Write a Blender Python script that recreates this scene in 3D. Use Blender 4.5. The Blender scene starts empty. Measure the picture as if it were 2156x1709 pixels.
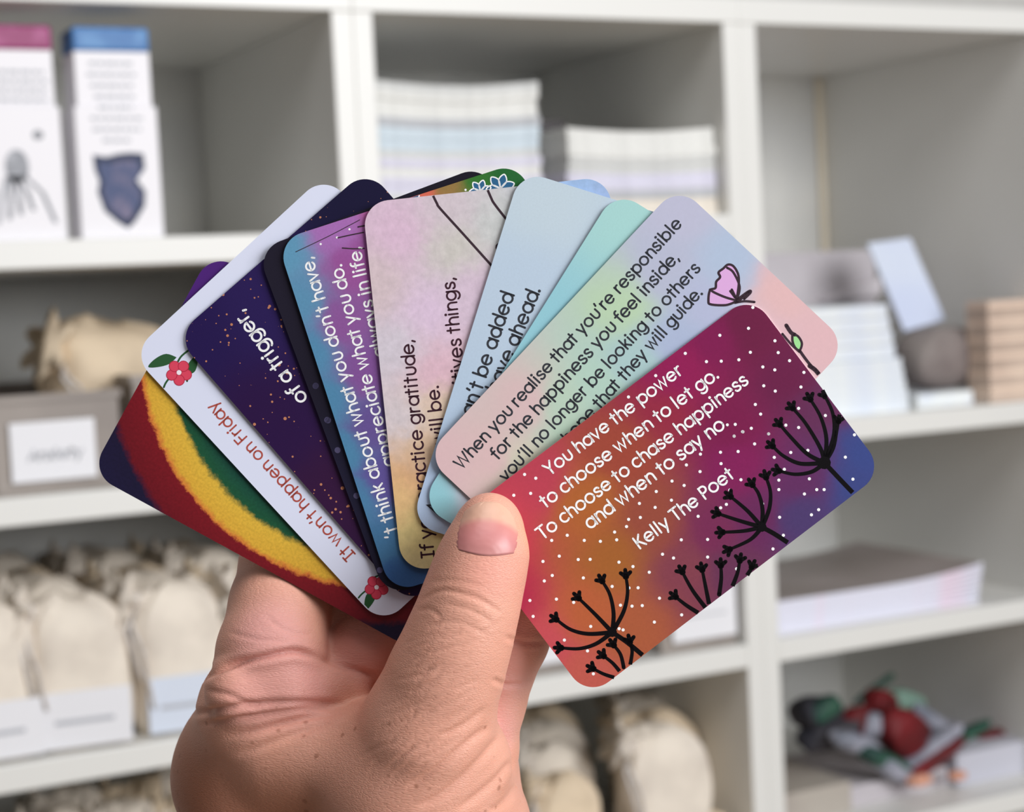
import bpy, math, random
import numpy as np
from mathutils import Matrix, Vector

C = bpy.context.scene.collection
SC = bpy.context.scene
rnd = random.Random(7)

# ------------------------------------------------------------------ camera
F, YAW, PITCH, ROLL = 3697.8, 0.4732, 0.0660, -0.0484
CAM = Vector((-0.5864, -1.4100, 1.1098))
CX, CY = 1078.0, 854.5
Z0 = 1.2                                   # height of the calibration origin above the floor


def cam_axes():
    cy, sy = math.cos(YAW), math.sin(YAW)
    f = Vector((sy * math.cos(PITCH), cy * math.cos(PITCH), -math.sin(PITCH)))
    r = Vector((cy, -sy, 0.0))
    u = r.cross(f)
    c, s = math.cos(ROLL), math.sin(ROLL)
    return c * r + s * u, -s * r + c * u, f


RX, UX, FX = cam_axes()
MCAM = Matrix(((RX.x, UX.x, -FX.x, CAM.x), (RX.y, UX.y, -FX.y, CAM.y),
               (RX.z, UX.z, -FX.z, CAM.z), (0, 0, 0, 1)))
DC = 412.7                                 # distance of the held cards, mm

cd = bpy.data.cameras.new('camera')
cd.sensor_width = 36.0
cd.lens = F / 2156.0 * 36.0
cd.clip_start = 0.02
cd.dof.use_dof = True
cd.dof.focus_distance = (DC - 3) / 1000
cd.dof.aperture_fstop = 17.5
cam = bpy.data.objects.new('camera', cd)
C.objects.link(cam)
cam.matrix_world = MCAM
SC.camera = cam

# ------------------------------------------------------------------ light
w = bpy.data.worlds.new('room_light')
SC.world = w
w.use_nodes = True
bg = w.node_tree.nodes['Background']
bg.inputs[0].default_value = (0.95, 0.97, 1.0, 1)
bg.inputs[1].default_value = 0.12


def area(name, loc, target, sx, sy, power, col):
    l = bpy.data.lights.new(name, 'AREA')
    l.shape = 'RECTANGLE'
    l.size, l.size_y, l.energy, l.color = sx, sy, power, col
    o = bpy.data.objects.new(name, l)
    C.objects.link(o)
    o.location = loc
    o.rotation_euler = (Vector(target) - Vector(loc)).to_track_quat('-Z', 'Y').to_euler()
    return o


area('window_light', (0.62, -2.7, 1.72), (0.0, -0.4, 1.0), 1.4, 1.2, 61, (0.97, 0.98, 1.0))
area('ceiling_light', (-0.45, -1.5, 2.6), (0.1, -0.3, 0.9), 1.2, 1.0, 13, (1.0, 0.98, 0.97))

SC.view_settings.view_transform = 'Standard'
SC.view_settings.look = 'None'
SC.view_settings.gamma = 1.0
SC.view_settings.use_curve_mapping = False
SC.view_settings.exposure = 0.0


# ------------------------------------------------------------------ helpers
def lin(c):
    return tuple((v / 255 / 12.92) if v / 255 <= 0.04045 else ((v / 255 + 0.055) / 1.055) ** 2.4 for v in c)


def alb(c, k=0.86):
    """surface colour for a tone seen in the photograph"""
    return tuple(min(0.9, v / k) for v in lin(c)) + (1.0,)


def at(px, py, Y):
    """the place in the room on the plane y = Y that is seen at (px, py)"""
    d = FX + RX * ((px - CX) / F) + UX * ((CY - py) / F)
    return CAM + d * ((Y - CAM.y) / d.y)


def mat(name, col, rough=0.5, spec=0.4, noise=None, bump=None, sss=0.0):
    m = bpy.data.materials.new(name)
    m.use_nodes = True
    nt = m.node_tree
    b = nt.nodes['Principled BSDF']
    b.inputs['Roughness'].default_value = rough
    b.inputs['Specular IOR Level'].default_value = spec
    b.inputs['Base Color'].default_value = tuple(col[:3]) + (1,)
    if sss:
        b.inputs['Subsurface Weight'].default_value = sss
    tc = nt.nodes.new('ShaderNodeTexCoord')
    if noise:
        scale, col2, lo, hi = noise
        n = nt.nodes.new('ShaderNodeTexNoise')
        n.inputs['Scale'].default_value = scale
        n.inputs['Detail'].default_value = 5
        nt.links.new(tc.outputs['Object'], n.inputs['Vector'])
        mr = nt.nodes.new('ShaderNodeMapRange')
        mr.inputs[1].default_value, mr.inputs[2].default_value = lo, hi
        nt.links.new(n.outputs[0], mr.inputs[0])
        mx = nt.nodes.new('ShaderNodeMix')
        mx.data_type = 'RGBA'
        mx.inputs[6].default_value = tuple(col[:3]) + (1,)
        mx.inputs[7].default_value = tuple(col2[:3]) + (1,)
        nt.links.new(mr.outputs[0], mx.inputs[0])
        nt.links.new(mx.outputs[2], b.inputs['Base Color'])
    if bump:
        scale, dist = bump
        n = nt.nodes.new('ShaderNodeTexNoise')
        n.inputs['Scale'].default_value = scale
        n.inputs['Detail'].default_value = 4
        nt.links.new(tc.outputs['Object'], n.inputs['Vector'])
        bp = nt.nodes.new('ShaderNodeBump')
        bp.inputs['Distance'].default_value = dist
        bp.inputs['Strength'].default_value = 0.6
        nt.links.new(n.outputs[0], bp.inputs['Height'])
        nt.links.new(bp.outputs[0], b.inputs['Normal'])
    return m


class MB:
    """collects faces for ONE mesh"""

    def __init__(s):
        s.v, s.f, s.m = [], [], []

    def add(s, vs, fs, mi=0):
        o = len(s.v)
        s.v += [tuple(v) for v in vs]
        s.f += [tuple(i + o for i in f) for f in fs]
        s.m += [mi] * len(fs)
        return s

    def box(s, x0, x1, y0, y1, z0, z1, mi=0):
        v = [(x, y, z) for x in (x0, x1) for y in (y0, y1) for z in (z0, z1)]
        f = [(0, 1, 3, 2), (4, 6, 7, 5), (0, 4, 5, 1), (2, 3, 7, 6), (0, 2, 6, 4), (1, 5, 7, 3)]
        return s.add(v, f, mi)

    def tube(s, pts, r, n=8, mi=0, taper=None):
        pts = [Vector(p) for p in pts]
        rings = []
        for i, p in enumerate(pts):
            t = (pts[min(i + 1, len(pts) - 1)] - pts[max(i - 1, 0)]).normalized()
            a = t.orthogonal().normalized() if i == 0 else (rings[-1][1] - t * rings[-1][1].dot(t)).normalized()
            b = t.cross(a)
            rr = r * (taper(i / (len(pts) - 1)) if taper else 1)
            rings.append(([p + a * rr * math.cos(2 * math.pi * k / n) + b * rr * math.sin(2 * math.pi * k / n)
                           for k in range(n)], a))
        vs = [v for ring, _ in rings for v in ring]
        fs = [(i * n + k, i * n + (k + 1) % n, (i + 1) * n + (k + 1) % n, (i + 1) * n + k)
              for i in range(len(pts) - 1) for k in range(n)]
        fs += [tuple(range(n - 1, -1, -1)), tuple(range((len(pts) - 1) * n, len(pts) * n))]
        return s.add(vs, fs, mi)

    def build(s, name, mats, parent=None, smooth=False, bevel=0.0, seg=2):
        me = bpy.data.meshes.new(name)
        me.from_pydata(s.v, [], s.f)
        mats = mats if isinstance(mats, (list, tuple)) else [mats]
        for m in mats:
            me.materials.append(m)
        me.polygons.foreach_set('material_index', s.m)
        if smooth:
            me.polygons.foreach_set('use_smooth', [True] * len(s.f))
        me.update()
        o = bpy.data.objects.new(name, me)
        C.objects.link(o)
        if parent:
            o.parent = parent
        if bevel:
            b = o.modifiers.new('bevel', 'BEVEL')
            b.width, b.segments, b.limit_method = bevel, seg, 'ANGLE'
        return o


def tag(o, label=None, cat=None, group=None, kind=None):
    if label:
        o['label'] = label
    if cat:
        o['category'] = cat
    if group:
        o['group'] = group
    if kind:
        o['kind'] = kind
    return o


def empty(name, loc, rz=0.0):
    o = bpy.data.objects.new(name, None)
    o.empty_display_size = 0.02
    C.objects.link(o)
    o.location = loc
    o.rotation_euler = (0, 0, rz)
    return o


def copy_tree(o, parent=None):
    c = o.copy()
    C.objects.link(c)
    if parent:
        c.parent = parent
    for ch in [x for x in C.objects if x.parent == o]:
        copy_tree(ch, c)
    return c


ORD = ['front', 'second', 'third', 'fourth', 'fifth', 'sixth', 'seventh', 'eighth', 'ninth', 'tenth', 'eleventh',
       'twelfth', 'thirteenth', 'fourteenth', 'fifteenth', 'sixteenth']

# ------------------------------------------------------------------ room and shelving
WHITE = mat('white_board', (0.83, 0.825, 0.79), 0.35, 0.45, noise=(3, (0.81, 0.805, 0.77), .4, .6))
PANEL = mat('grey_white_panel', (0.74, 0.73, 0.69), 0.55, 0.3, noise=(6, (0.67, 0.67, 0.65), .4, .6))
CORNER_REFLECT = mat('cream_corner_reflection', (0.86, 0.78, 0.64), 0.5, 0.3, noise=(6, (0.82, 0.74, 0.6), .4, .6))
WALLM = mat('wall_paint', (0.72, 0.71, 0.68), 0.8, 0.2, noise=(30, (0.70, 0.69, 0.66), .4, .6))
FLOORM = mat('floor_boards', (0.42, 0.33, 0.25), 0.5, 0.3, noise=(4, (0.33, 0.25, 0.18), .35, .65))
tag(MB().box(-3, 3.5, -4, 0.44, -0.05, 0).build('floor', FLOORM), kind='structure')
tag(MB().box(-3, 3.5, 0.44, 0.5, 0, 2.7).build('wall_back', WALLM), kind='structure')

DEPTH = 0.38
T = 0.019
ZS = [Z0 + v for v in (-0.033, -0.2353, -0.447, -0.6531)]     # shelf tops, first to fourth
ZTOP = Z0 + 0.154                                             # underside of the top board
TS = 0.0225


def bookcase(x0, x1, shelves, label):
    r = empty('bookcase', ((x0 + x1) / 2, DEPTH / 2, 0))
    cx, cyy = r.location.x, r.location.y

    def bx(name, *a, m=WHITE, bev=0.0012):
        a = (a[0] - cx, a[1] - cx, a[2] - cyy, a[3] - cyy, a[4], a[5])
        return MB().box(*a).build(name, m, r, bevel=bev)
    bx('side_panel', x0, x0 + T, 0, DEPTH, 0, ZTOP)
    bx('side_panel', x1 - T, x1, 0, DEPTH, 0, ZTOP)
    bx('top_board', x0, x1, -0.001, DEPTH, ZTOP, ZTOP + 0.024)
    for z in shelves:
        bx('shelf', x0 + T, x1 - T, 0, DEPTH - 0.006, z - TS, z)
    bx('back_panel', x0 + T, x1 - T, DEPTH - 0.006, DEPTH, 0.0, ZTOP, m=PANEL, bev=0)
    if label.endswith('compartment'):
        bx('corner_reflection', x1 - T - .011, x1 - T - .001, DEPTH - .012, DEPTH - .007, shelves[0] + .001, ZTOP - .001, m=CORNER_REFLECT, bev=0)  # cream strip paints the light reflected along the back corner joint
    tag(r, label, 'bookcase', 'white bookcases side by side')
    return r


low = [0.34, 0.12]
bookcase(-0.8, -0.4, ZS + low, 'white bookcase mostly out of frame at far left')
bookcase(-0.4, 0.0, ZS + low, 'white bookcase at left holding two tall boxes and rows of cotton bags')
bookcase(0.0, 0.4, [ZS[0] + 0.0055] + ZS[1:] + low, 'white bookcase in the middle holding paper stacks behind the card fan')
bookcase(0.4, 0.8, ZS[1:] + low, 'white bookcase at right with a tall open top compartment')

# ------------------------------------------------------------------ tall boxes, top left compartment
BOXW = mat('box_white', alb((226, 224, 228)), 0.45)
BLUE = mat('box_blue', alb((62, 112, 168)), 0.45, noise=(60, alb((92, 140, 190)), .5, .75))
MAGENTA = mat('box_magenta', alb((140, 48, 100)), 0.45, noise=(60, alb((165, 80, 130)), .5, .75))
GREYINK = mat('grey_ink', alb((176, 178, 184)), 0.6)
JELLY = mat('jelly_grey', alb((134, 136, 142)), 0.6, noise=(90, alb((172, 174, 180)), .4, .65))
FISH = mat('fish_blue', alb((74, 84, 118)), 0.6, noise=(70, alb((128, 118, 140)), .45, .7))
FISHD = mat('fish_dark', alb((44, 52, 78)), 0.6)


def fan_poly(pts):
    n = len(pts)
    return pts, [tuple(range(n))]


def tall_box(x0, wd, lid, label, art):
    z = ZS[0]
    h, d = 0.1700, 0.042
    r = empty('tall_box', (x0 + wd / 2, 0.008 + d / 2, z))
    hw, hd = wd / 2, d / 2
    MB().box(-hw, hw, -hd, hd, 0, h * 0.625).build('tray', BOXW, r, bevel=0.0012)
    MB().box(-hw + .003, hw - .003, -hd + .002, hd - .002, h * 0.625, h * 0.885).build('sleeve', BOXW, r, bevel=0.0008)
    MB().box(-hw + .0025, hw - .0025, -hd + .0015, hd - .0015, h * 0.885, h).build('lid', lid, r, bevel=0.0025)
    m = MB()
    yf = -hd - 0.0004
    widths = [.56, .62, .56, .48, .42, .62, .58, .36] if art == 'fish' else [.72, .78, .74, .76]
    for i, k in enumerate(widths):
        zz = h * (0.82 - 0.052 * i) if art == 'fish' else h * (0.775 - 0.043 * i)
        yy = yf + (0.0018 if zz > h * .625 else 0)
        x = -hw * k
        while x < hw * k - .002:
            l = rnd.uniform(.004, .009)
            x1 = min(x + l, hw * k)
            m.add([(x, yy, zz), (x1, yy, zz), (x1, yy, zz + .0026), (x, yy, zz + .0026)], [(0, 1, 2, 3)])
            x += l + .0016
    m.build('text_lines', GREYINK, r)
    m = MB()
    if art == 'fish':
        out = [(-.62, .395), (-.30, .385), (0, .40), (.28, .405), (.60, .40), (.62, .33), (.40, .275), (.60, .22), (.56, .15),
               (.30, .075), (.12, .045), (-.12, .075), (-.42, .13), (-.56, .22), (-.50, .27), (-.60, .33)]
        m.add(*fan_poly([(x * hw, yf, zz * h) for x, zz in out]), 0)
        inn = [(x * .8, .23 + (zz - .23) * .8) for x, zz in out]
        m.add(*fan_poly([(x * hw, yf - .0002, zz * h) for x, zz in inn]), 1)
        m.build('fish_picture', [FISHD, FISH], r)
    else:
        m.add(*fan_poly([(-.02 * hw + .26 * hw * math.cos(a), yf, (.345 + .075 * math.sin(a) * 1.05) * h)
                         for a in [2 * math.pi * k / 24 for k in range(24)]]))
        m.add(*fan_poly([(.48 * hw + .12 * hw * math.cos(a), yf, (.49 + .022 * math.sin(a)) * h)
                         for a in [2 * math.pi * k / 12 for k in range(12)]]))
        for dx, ln in ((-.5, .22), (-.25, .2), (.0, .18), (.28, .16), (.75, .22)):
            a = [(-.08 + dx * .3, .30), (-.02 + dx * .7, .22), (dx, .30 - ln)]
            for k in range(2):
                (xa, za), (xb, zb) = a[k], a[k + 1]
                t = .05
                m.add([((xa - t) * hw, yf, za * h), ((xa + t) * hw, yf, za * h), ((xb + t) * hw, yf, zb * h),
                       ((xb - t) * hw, yf, zb * h)], [(0, 1, 2, 3)])
        m.build('jellyfish_picture', JELLY, r)
    tag(r, label, 'box', 'tall printed boxes on the top left shelf')


p = at(172, 490, 0.008)
q = at(346, 488, 0.008)
tall_box(p.x, q.x - p.x, BLUE, 'tall white box with a blue lid and a blue fish picture', 'fish')
q2 = at(143, 492, 0.008)
tall_box(q2.x - (q.x - p.x) - .004, q.x - p.x + .004, MAGENTA, 'tall white box with a magenta lid and a grey jellyfish picture', 'jelly')


# ------------------------------------------------------------------ stroke lettering
def arc(cx, cy, rx, ry, a0, a1, n=None):
    n = n or max(6, int(abs(a1 - a0) / 12))
    return [(cx + rx * math.cos(math.radians(a0 + (a1 - a0) * i / n)), cy + ry * math.sin(math.radians(a0 + (a1 - a0) * i / n)))
            for i in range(n + 1)]


def smooth(pts, n=5):
    out = []
    P = [pts[0]] + list(pts) + [pts[-1]]
    for i in range(1, len(P) - 2):
        for k in range(n):
            t = k / n
            out.append(tuple(0.5 * (2 * P[i][j] + (P[i + 1][j] - P[i - 1][j]) * t + (2 * P[i - 1][j] - 5 * P[i][j] + 4 * P[i + 1][j] - P[i + 2][j]) * t * t
                                    + (3 * P[i][j] - P[i - 1][j] - 3 * P[i + 1][j] + P[i + 2][j]) * t ** 3) for j in (0, 1)))
    return out + [tuple(pts[-1])]


BOWL = arc(.28, .26, .25, .26, 0, 360, 26)
BOWR = arc(.32, .26, .25, .26, 0, 360, 26)
ARCH = [(.07, 0.28)] + arc(.27, .30, .20, .22, 180, 0, 12) + [(.47, 0)]
SS = smooth([(.37, .43), (.31, .50), (.21, .52), (.10, .48), (.07, .385), (.12, .31), (.23, .265), (.34, .215), (.39, .13), (.33, .03), (.21, 0), (.10, .02), (.04, .10)], 3)
G = {
    'a': [BOWL, [(.53, .52), (.53, 0)]], 'b': [BOWR, [(.07, .76), (.07, 0)]], 'c': [arc(.28, .26, .25, .26, 48, 312)],
    'd': [BOWL, [(.53, .76), (.53, 0)]], 'e': [[(.04, .27), (.53, .27)], arc(.28, .26, .25, .26, 2, 318)],
    'f': [[(.13, 0), (.13, .60)] + arc(.27, .60, .14, .16, 180, 70, 8), [(.0, .50), (.27, .50)]],
    'g': [BOWL, [(.53, .52), (.53, .02)] + arc(.28, .02, .25, .25, 0, -145, 12)],
    'h': [[(.07, .76), (.07, 0)], ARCH], 'i': [[(.07, .52), (.07, 0)], 'dot', (.07, .70)],
    'k': [[(.07, .76), (.07, 0)], [(.38, .52), (.07, .20)], [(.18, .31), (.40, 0)]], 'l': [[(.07, .76), (.07, 0)]],
    'm': [[(.07, .52), (.07, 0)], ARCH, [(x + .40, y) for x, y in ARCH]], 'n': [[(.07, .52), (.07, 0)], ARCH],
    'o': [arc(.29, .26, .26, .26, 0, 360, 26)], 'p': [BOWR, [(.07, .52), (.07, -.22)]],
    'r': [[(.07, .52), (.07, 0)], [(.07, .30)] + arc(.25, .31, .18, .20, 180, 75, 8)], 's': [SS],
    't': [[(.15, .70), (.15, 0)], [(.0, .51), (.30, .51)]],
    'u': [[(.07, .52), (.07, .21)] + arc(.27, .21, .20, .21, 180, 360, 12) + [(.47, .52)]],
    'v': [[(.02, .52), (.23, 0), (.44, .52)]], 'w': [[(.02, .52), (.19, 0), (.36, .52), (.53, 0), (.70, .52)]],
    'x': [[(.02, .52), (.40, 0)], [(.40, .52), (.02, 0)]], 'y': [[(.02, .52), (.24, 0)], [(.46, .52), (.15, -.22)]],
    'A': [[(.02, 0), (.30, .72), (.58, 0)], [(.12, .24), (.48, .24)]], 'F': [[(.08, 0), (.08, .72), (.42, .72)], [(.08, .38), (.38, .38)]],
    'I': [[(.18, 0), (.18, .72)], [(.02, .72), (.34, .72)], [(.02, 0), (.34, 0)]],
    'K': [[(.08, .72), (.08, 0)], [(.46, .72), (.08, .30)], [(.20, .43), (.50, 0)]],
    'P': [[(.08, 0), (.08, .72), (.26, .72)] + arc(.26, .53, .19, .19, 90, -90, 10) + [(.08, .34)]],
    'T': [[(.25, 0), (.25, .72)], [(.0, .72), (.50, .72)]], 'W': [[(.02, .72), (.23, 0), (.44, .72), (.65, 0), (.86, .72)]],
    'Y': [[(.02, .72), (.27, .32), (.52, .72)], [(.27, .32), (.27, 0)]],
    "'": [[(.09, .78), (.05, .62)]], ',': [[(.09, .03), (.03, -.12)]], '.': ['dot', (.06, .04)],
}
ADV = {'f': .26, 't': .29, "'": .13, ',': .12, '.': .12, 'r': .30, 'i': .14, 'l': .14, 'T': .47}


def text_strokes(s):
    """strokes of a line of text in em units, and its length"""
    x, out = 0.0, []
    for ch in s:
        if ch == ' ':
            x += .27
            continue
        g = G[ch]
        k = 0
        xm = 0
        while k < len(g):
            if g[k] == 'dot':
                out.append(('d', (g[k + 1][0] + x, g[k + 1][1])))
                xm = max(xm, g[k + 1][0])
                k += 2
            else:
                out.append(('s', [(a + x, b) for a, b in g[k]]))
                xm = max(xm, max(a for a, b in g[k]))
                k += 1
        x += ADV.get(ch, xm) + .125
    return out, x - .125


def ribbon(mb, pts, wd, z, mi=0, wd1=None, cap=True):
    P = [np.array(p, float) for p in pts]
    Q = [P[0]]
    for p_ in P[1:]:
        if np.linalg.norm(p_ - Q[-1]) > 1e-7:
            Q.append(p_)
    n = len(Q)
    if n < 2:
        return
    L, Rr = [], []
    for i in range(n):
        t0 = Q[i] - Q[i - 1] if i else Q[1] - Q[0]
        t1 = Q[i + 1] - Q[i] if i < n - 1 else t0
        t0 = t0 / np.linalg.norm(t0)
        t1 = t1 / np.linalg.norm(t1)
        t = t0 + t1
        t = t / (np.linalg.norm(t) + 1e-9)
        nn = np.array([-t[1], t[0]])
        k = 1 / max(.55, abs(np.dot(nn, np.array([-t0[1], t0[0]]))))
        h = (wd if wd1 is None else wd + (wd1 - wd) * i / (n - 1)) / 2
        L.append(Q[i] + nn * h * k)
        Rr.append(Q[i] - nn * h * k)
    vs = [(a[0], a[1], z) for a in L] + [(a[0], a[1], z) for a in Rr]
    mb.add(vs, [(n + i, n + i + 1, i + 1, i) for i in range(n - 1)], mi)
    if cap:
        disc(mb, Q[0], wd / 2, z, mi, 10)
        disc(mb, Q[-1], (wd if wd1 is None else wd1) / 2, z, mi, 10)


def disc(mb, c, r, z, mi=0, n=12, ry=None, rot=0.0):
    ry = ry or r
    ca, sa = math.cos(rot), math.sin(rot)
    vs = []
    for k in range(n):
        a = 2 * math.pi * k / n
        x, y = r * math.cos(a), ry * math.sin(a)
        vs.append((c[0] + x * ca - y * sa, c[1] + x * sa + y * ca, z))
    mb.add(vs, [tuple(range(n))], mi)


# ------------------------------------------------------------------ storage bins and cotton bags
CLOTH = mat('cotton_cream', alb((226, 216, 202)), 0.85, 0.15, noise=(25, alb((206, 196, 184)), .4, .65), bump=(900, .0006))
CLOTHB = mat('cotton_beige', alb((222, 203, 176)), 0.85, 0.15, noise=(18, alb((196, 178, 154)), .4, .65), bump=(900, .0006))
CORD = mat('cotton_cord', alb((205, 200, 196)), 0.8, 0.15, noise=(200, alb((180, 172, 165)), .4, .6))
LABELW = mat('label_white', alb((224, 224, 232)), 0.5)
LABELB = mat('label_blue_white', alb((206, 214, 232)), 0.5)
INK = mat('label_ink', alb((172, 174, 180)), 0.6)
BIN = mat('bin_taupe', alb((150, 141, 134)), 0.4, noise=(8, alb((132, 123, 117)), .4, .65))


def bag_mesh(wd, dp, h, seed):
    r = random.Random(seed)
    nu, nv = 48, 26
    ph = [r.uniform(0, 6.28) for _ in range(8)]
    vs, fs = [], []
    for j in range(nv + 1):
        t = 1 - (1 - j / nv) ** 1.5
        if t < .12:
            k = .86 + .14 * math.sin(t / .12 * math.pi / 2)
        elif t < .68:
            k = 1.0 + .04 * math.sin((t - .12) / .56 * math.pi)
        else:
            k = max(.04, (1 - ((t - .68) / .325) ** 2.3)) ** .52
        for i in range(nu):
            a = 2 * math.pi * i / nu
            c, s_ = math.cos(a), math.sin(a)
            x = math.copysign(abs(c) ** .5, c)
            y = math.copysign(abs(s_) ** .6, s_)
            g = max(0, (t - .35) / .65)
            wob = 1 + .05 * g * math.sin(7 * a + ph[0] + 3 * t) + .03 * g * math.sin(13 * a + ph[1] - 4 * t) \
                + .03 * math.sin(3 * a + ph[2] + 6 * t) + .018 * math.sin(5 * a - 11 * t + ph[3])
            z = h * t + .004 * g * math.sin(2 * a + ph[4]) + .05 * h * g * c * math.sin(ph[5])
            vs.append((x * wd / 2 * max(k, .30) * wob, y * dp / 2 * k * wob, z))
    for j in range(nv):
        for i in range(nu):
            fs.append((j * nu + i, j * nu + (i + 1) % nu, (j + 1) * nu + (i + 1) % nu, (j + 1) * nu + i))
    fs.append(tuple(range(nu - 1, -1, -1)))
    fs.append(tuple(range(nv * nu, (nv + 1) * nu)))
    return vs, fs


def make_bag(wd, dp, h, seed, m=None, label=None, mouth=.34, mh=.86):
    rt = empty('drawstring_bag', (0, 0, 0))
    mb = MB()
    mb.add(*bag_mesh(wd, dp, h, seed))
    mb.build('pouch', m or CLOTH, rt, smooth=True)
    r = random.Random(seed + 3)
    # the gathered mouth, folded over to the left
    ox, oz = -wd * mouth, h * mh
    ax = Vector((-.72, -.25, .30)).normalized()
    e1 = ax.orthogonal().normalized()
    e2 = ax.cross(e1)
    nu, nv = 36, 8
    vs, fs = [], []
    for j in range(nv + 1):
        t = j / nv
        rad = wd * (.20 - .11 * math.sin(min(1, t * 2) * math.pi / 2) + .15 * max(0, t - .4) / .6)
        for i in range(nu):
            a = 2 * math.pi * i / nu
            w_ = rad * (1 + (.10 + .22 * t) * math.sin(6 * a + seed) + .1 * t * math.sin(11 * a + 2 * seed))
            p_ = Vector((ox, -dp * .12, oz)) + ax * (wd * .30 * t) + e1 * math.cos(a) * w_ + e2 * math.sin(a) * w_
            vs.append(tuple(p_))
    for j in range(nv):
        for i in range(nu):
            fs.append((j * nu + i, j * nu + (i + 1) % nu, (j + 1) * nu + (i + 1) % nu, (j + 1) * nu + i))
    fs.append(tuple(range(nu - 1, -1, -1)))
    fs.append(tuple(range(nv * nu, (nv + 1) * nu)))
    MB().add(vs, fs).build('gathered_mouth', m or CLOTH, rt, smooth=True)
    mb = MB()
    cn_ = Vector((ox, -dp * .12, oz)) + ax * wd * .15
    ring = [tuple(cn_ + (e1 * math.cos(a) + e2 * math.sin(a)) * wd * .118) for a in [2 * math.pi * k / 20 for k in range(21)]]
    mb.tube(ring, .0021, 6)
    for q_ in range(2):
        a0 = cn_ + Vector((-.004 * q_, -dp * .12, -wd * .09))
        pts = [a0, a0 + Vector((-.008 + .01 * q_, -dp * .2, -.012)), a0 + Vector((-.004 + .012 * q_, -dp * .30, -h * .25)),
               a0 + Vector((.002 + .012 * q_, -dp * .28, -h * (.42 + .1 * q_) - r.uniform(0, .015)))]
        pr = []
        for i in range(len(pts) - 1):
            for k in range(4):
                pr.append(pts[i].lerp(pts[i + 1], k / 4))
        mb.tube([tuple(v) for v in pr] + [tuple(pts[-1])], .0018, 6)
    mb.build('cord', CORD, rt, smooth=True)
    if label:
        mb = MB()
        yf = -dp / 2 * 1.12
        x0, x1, z0, z1 = label[:4]
        mb.box(x0, x1, yf - .0012, yf, z0, z1, 0)
        mb.box(x0 + .010, x1 - .014, yf - .0016, yf - .0011, z0 + (z1 - z0) * .42, z0 + (z1 - z0) * .50, 1)
        mb.build('paper_label', [label[4], INK], rt)
    return rt


def place(o, x, y, z, rz, label, group):
    o.location = (x, y, z)
    o.rotation_euler = (0, 0, rz)
    tag(o, label, 'bag', group)


# third shelf, left bookcase: four rows of bags running front to back
BW, BD, BH = 0.083, 0.058, 0.124
proto_plain = [make_bag(BW, BD, BH, 11), make_bag(BW, BD, BH * .97, 23, CLOTHB), make_bag(BW, BD, BH * 1.03, 37)]
proto_used = [False] * 3


def plain(k):
    if not proto_used[k]:
        proto_used[k] = True
        return proto_plain[k]
    return copy_tree(proto_plain[k])


rows3 = [(at(-40, 1560, .05).x, 'the row at the left frame edge', LABELW), (at(162, 1560, .05).x, 'the row second from left', LABELW),
         (at(372, 1540, .05).x, 'the row just left of the hand', LABELB), (at(560, 1520, .05).x, 'the row hidden behind the hand', LABELW)]
for ri, (x, nm, lm) in enumerate(rows3):
    for k in range(5):
        if k == 0:
            o = make_bag(BW, BD, BH, 50 + ri, None, (-BW * .40, BW * .46, .004, .050, lm))
            lab = 'labelled front cotton bag of ' + nm
        else:
            o = plain((ri + k) % 3)
            lab = 'plain cotton bag, %s from the front in %s' % (ORD[k], nm)
        place(o, x + rnd.uniform(-.004, .004), .040 + .062 * k, ZS[2], rnd.uniform(-.12, .12), lab, 'cotton bags in rows on the third shelf at left')
# fourth shelf, left: only the tops show above the frame edge
for ri, px in enumerate((90, 250, 400)):
    x = at(px, 1700, .06).x
    for k in range(3):
        place(plain((ri + k + 1) % 3), x + rnd.uniform(-.004, .004) + .03 * k, .05 + .075 * k, ZS[3], rnd.uniform(-.15, .15),
              'cotton bag at the bottom frame edge, %s in the %s' % (ORD[k], ['leftmost row', 'row second from left', 'row by the wrist'][ri]),
              'cotton bags on the lowest visible shelf at left')
# fourth shelf, middle bookcase
spots = [(1395, 1690, .045, 1.05, 0, 'upright pale cotton bag, front of the file below the sunset card'),
         (1385, 1690, .115, 1.03, 1, 'pale cotton bag second in the file below the sunset card'),
         (1375, 1690, .180, 1.0, 0, 'cotton bag third in the file below the sunset card'),
         (1365, 1690, .245, 1.0, 2, 'cotton bag fourth in the file below the sunset card'),
         (1185, 1700, .050, .82, 1, 'slumped cream cotton bag beside the thumb base, front one'),
         (1175, 1700, .115, .86, 2, 'slumped cotton bag beside the thumb base, second from the front'),
         (1165, 1700, .180, .92, 0, 'cotton bag beside the thumb base, third from the front'),
         (1150, 1700, .245, .95, 1, 'cotton bag beside the thumb base, rearmost'),
         (985, 1700, .060, .85, 2, 'cotton bag hidden behind the wrist on the low middle shelf')]
for px, py, Y, s_, k, lab in spots:
    o = plain(k)
    p = at(px, py, Y)
    place(o, p.x, Y, ZS[3], rnd.uniform(-.2, .2), lab, 'cotton bags on the low middle shelf')
    o.scale = (s_, s_, s_)
# lying bags at the front of that shelf
for px, lab in ((1290, 'beige cotton bag lying flat at the bottom edge, left of a pair'), (1480, 'beige cotton bag lying flat at the bottom edge beside the upright')):
    o = make_bag(.075, .034, .10, 90 + px, CLOTHB)
    p = at(px, 1700, .012)
    place(o, p.x, .03, ZS[3] + .0, 0, lab, 'cotton bags on the low middle shelf')
    o.scale = (1, .7, .42)


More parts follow.
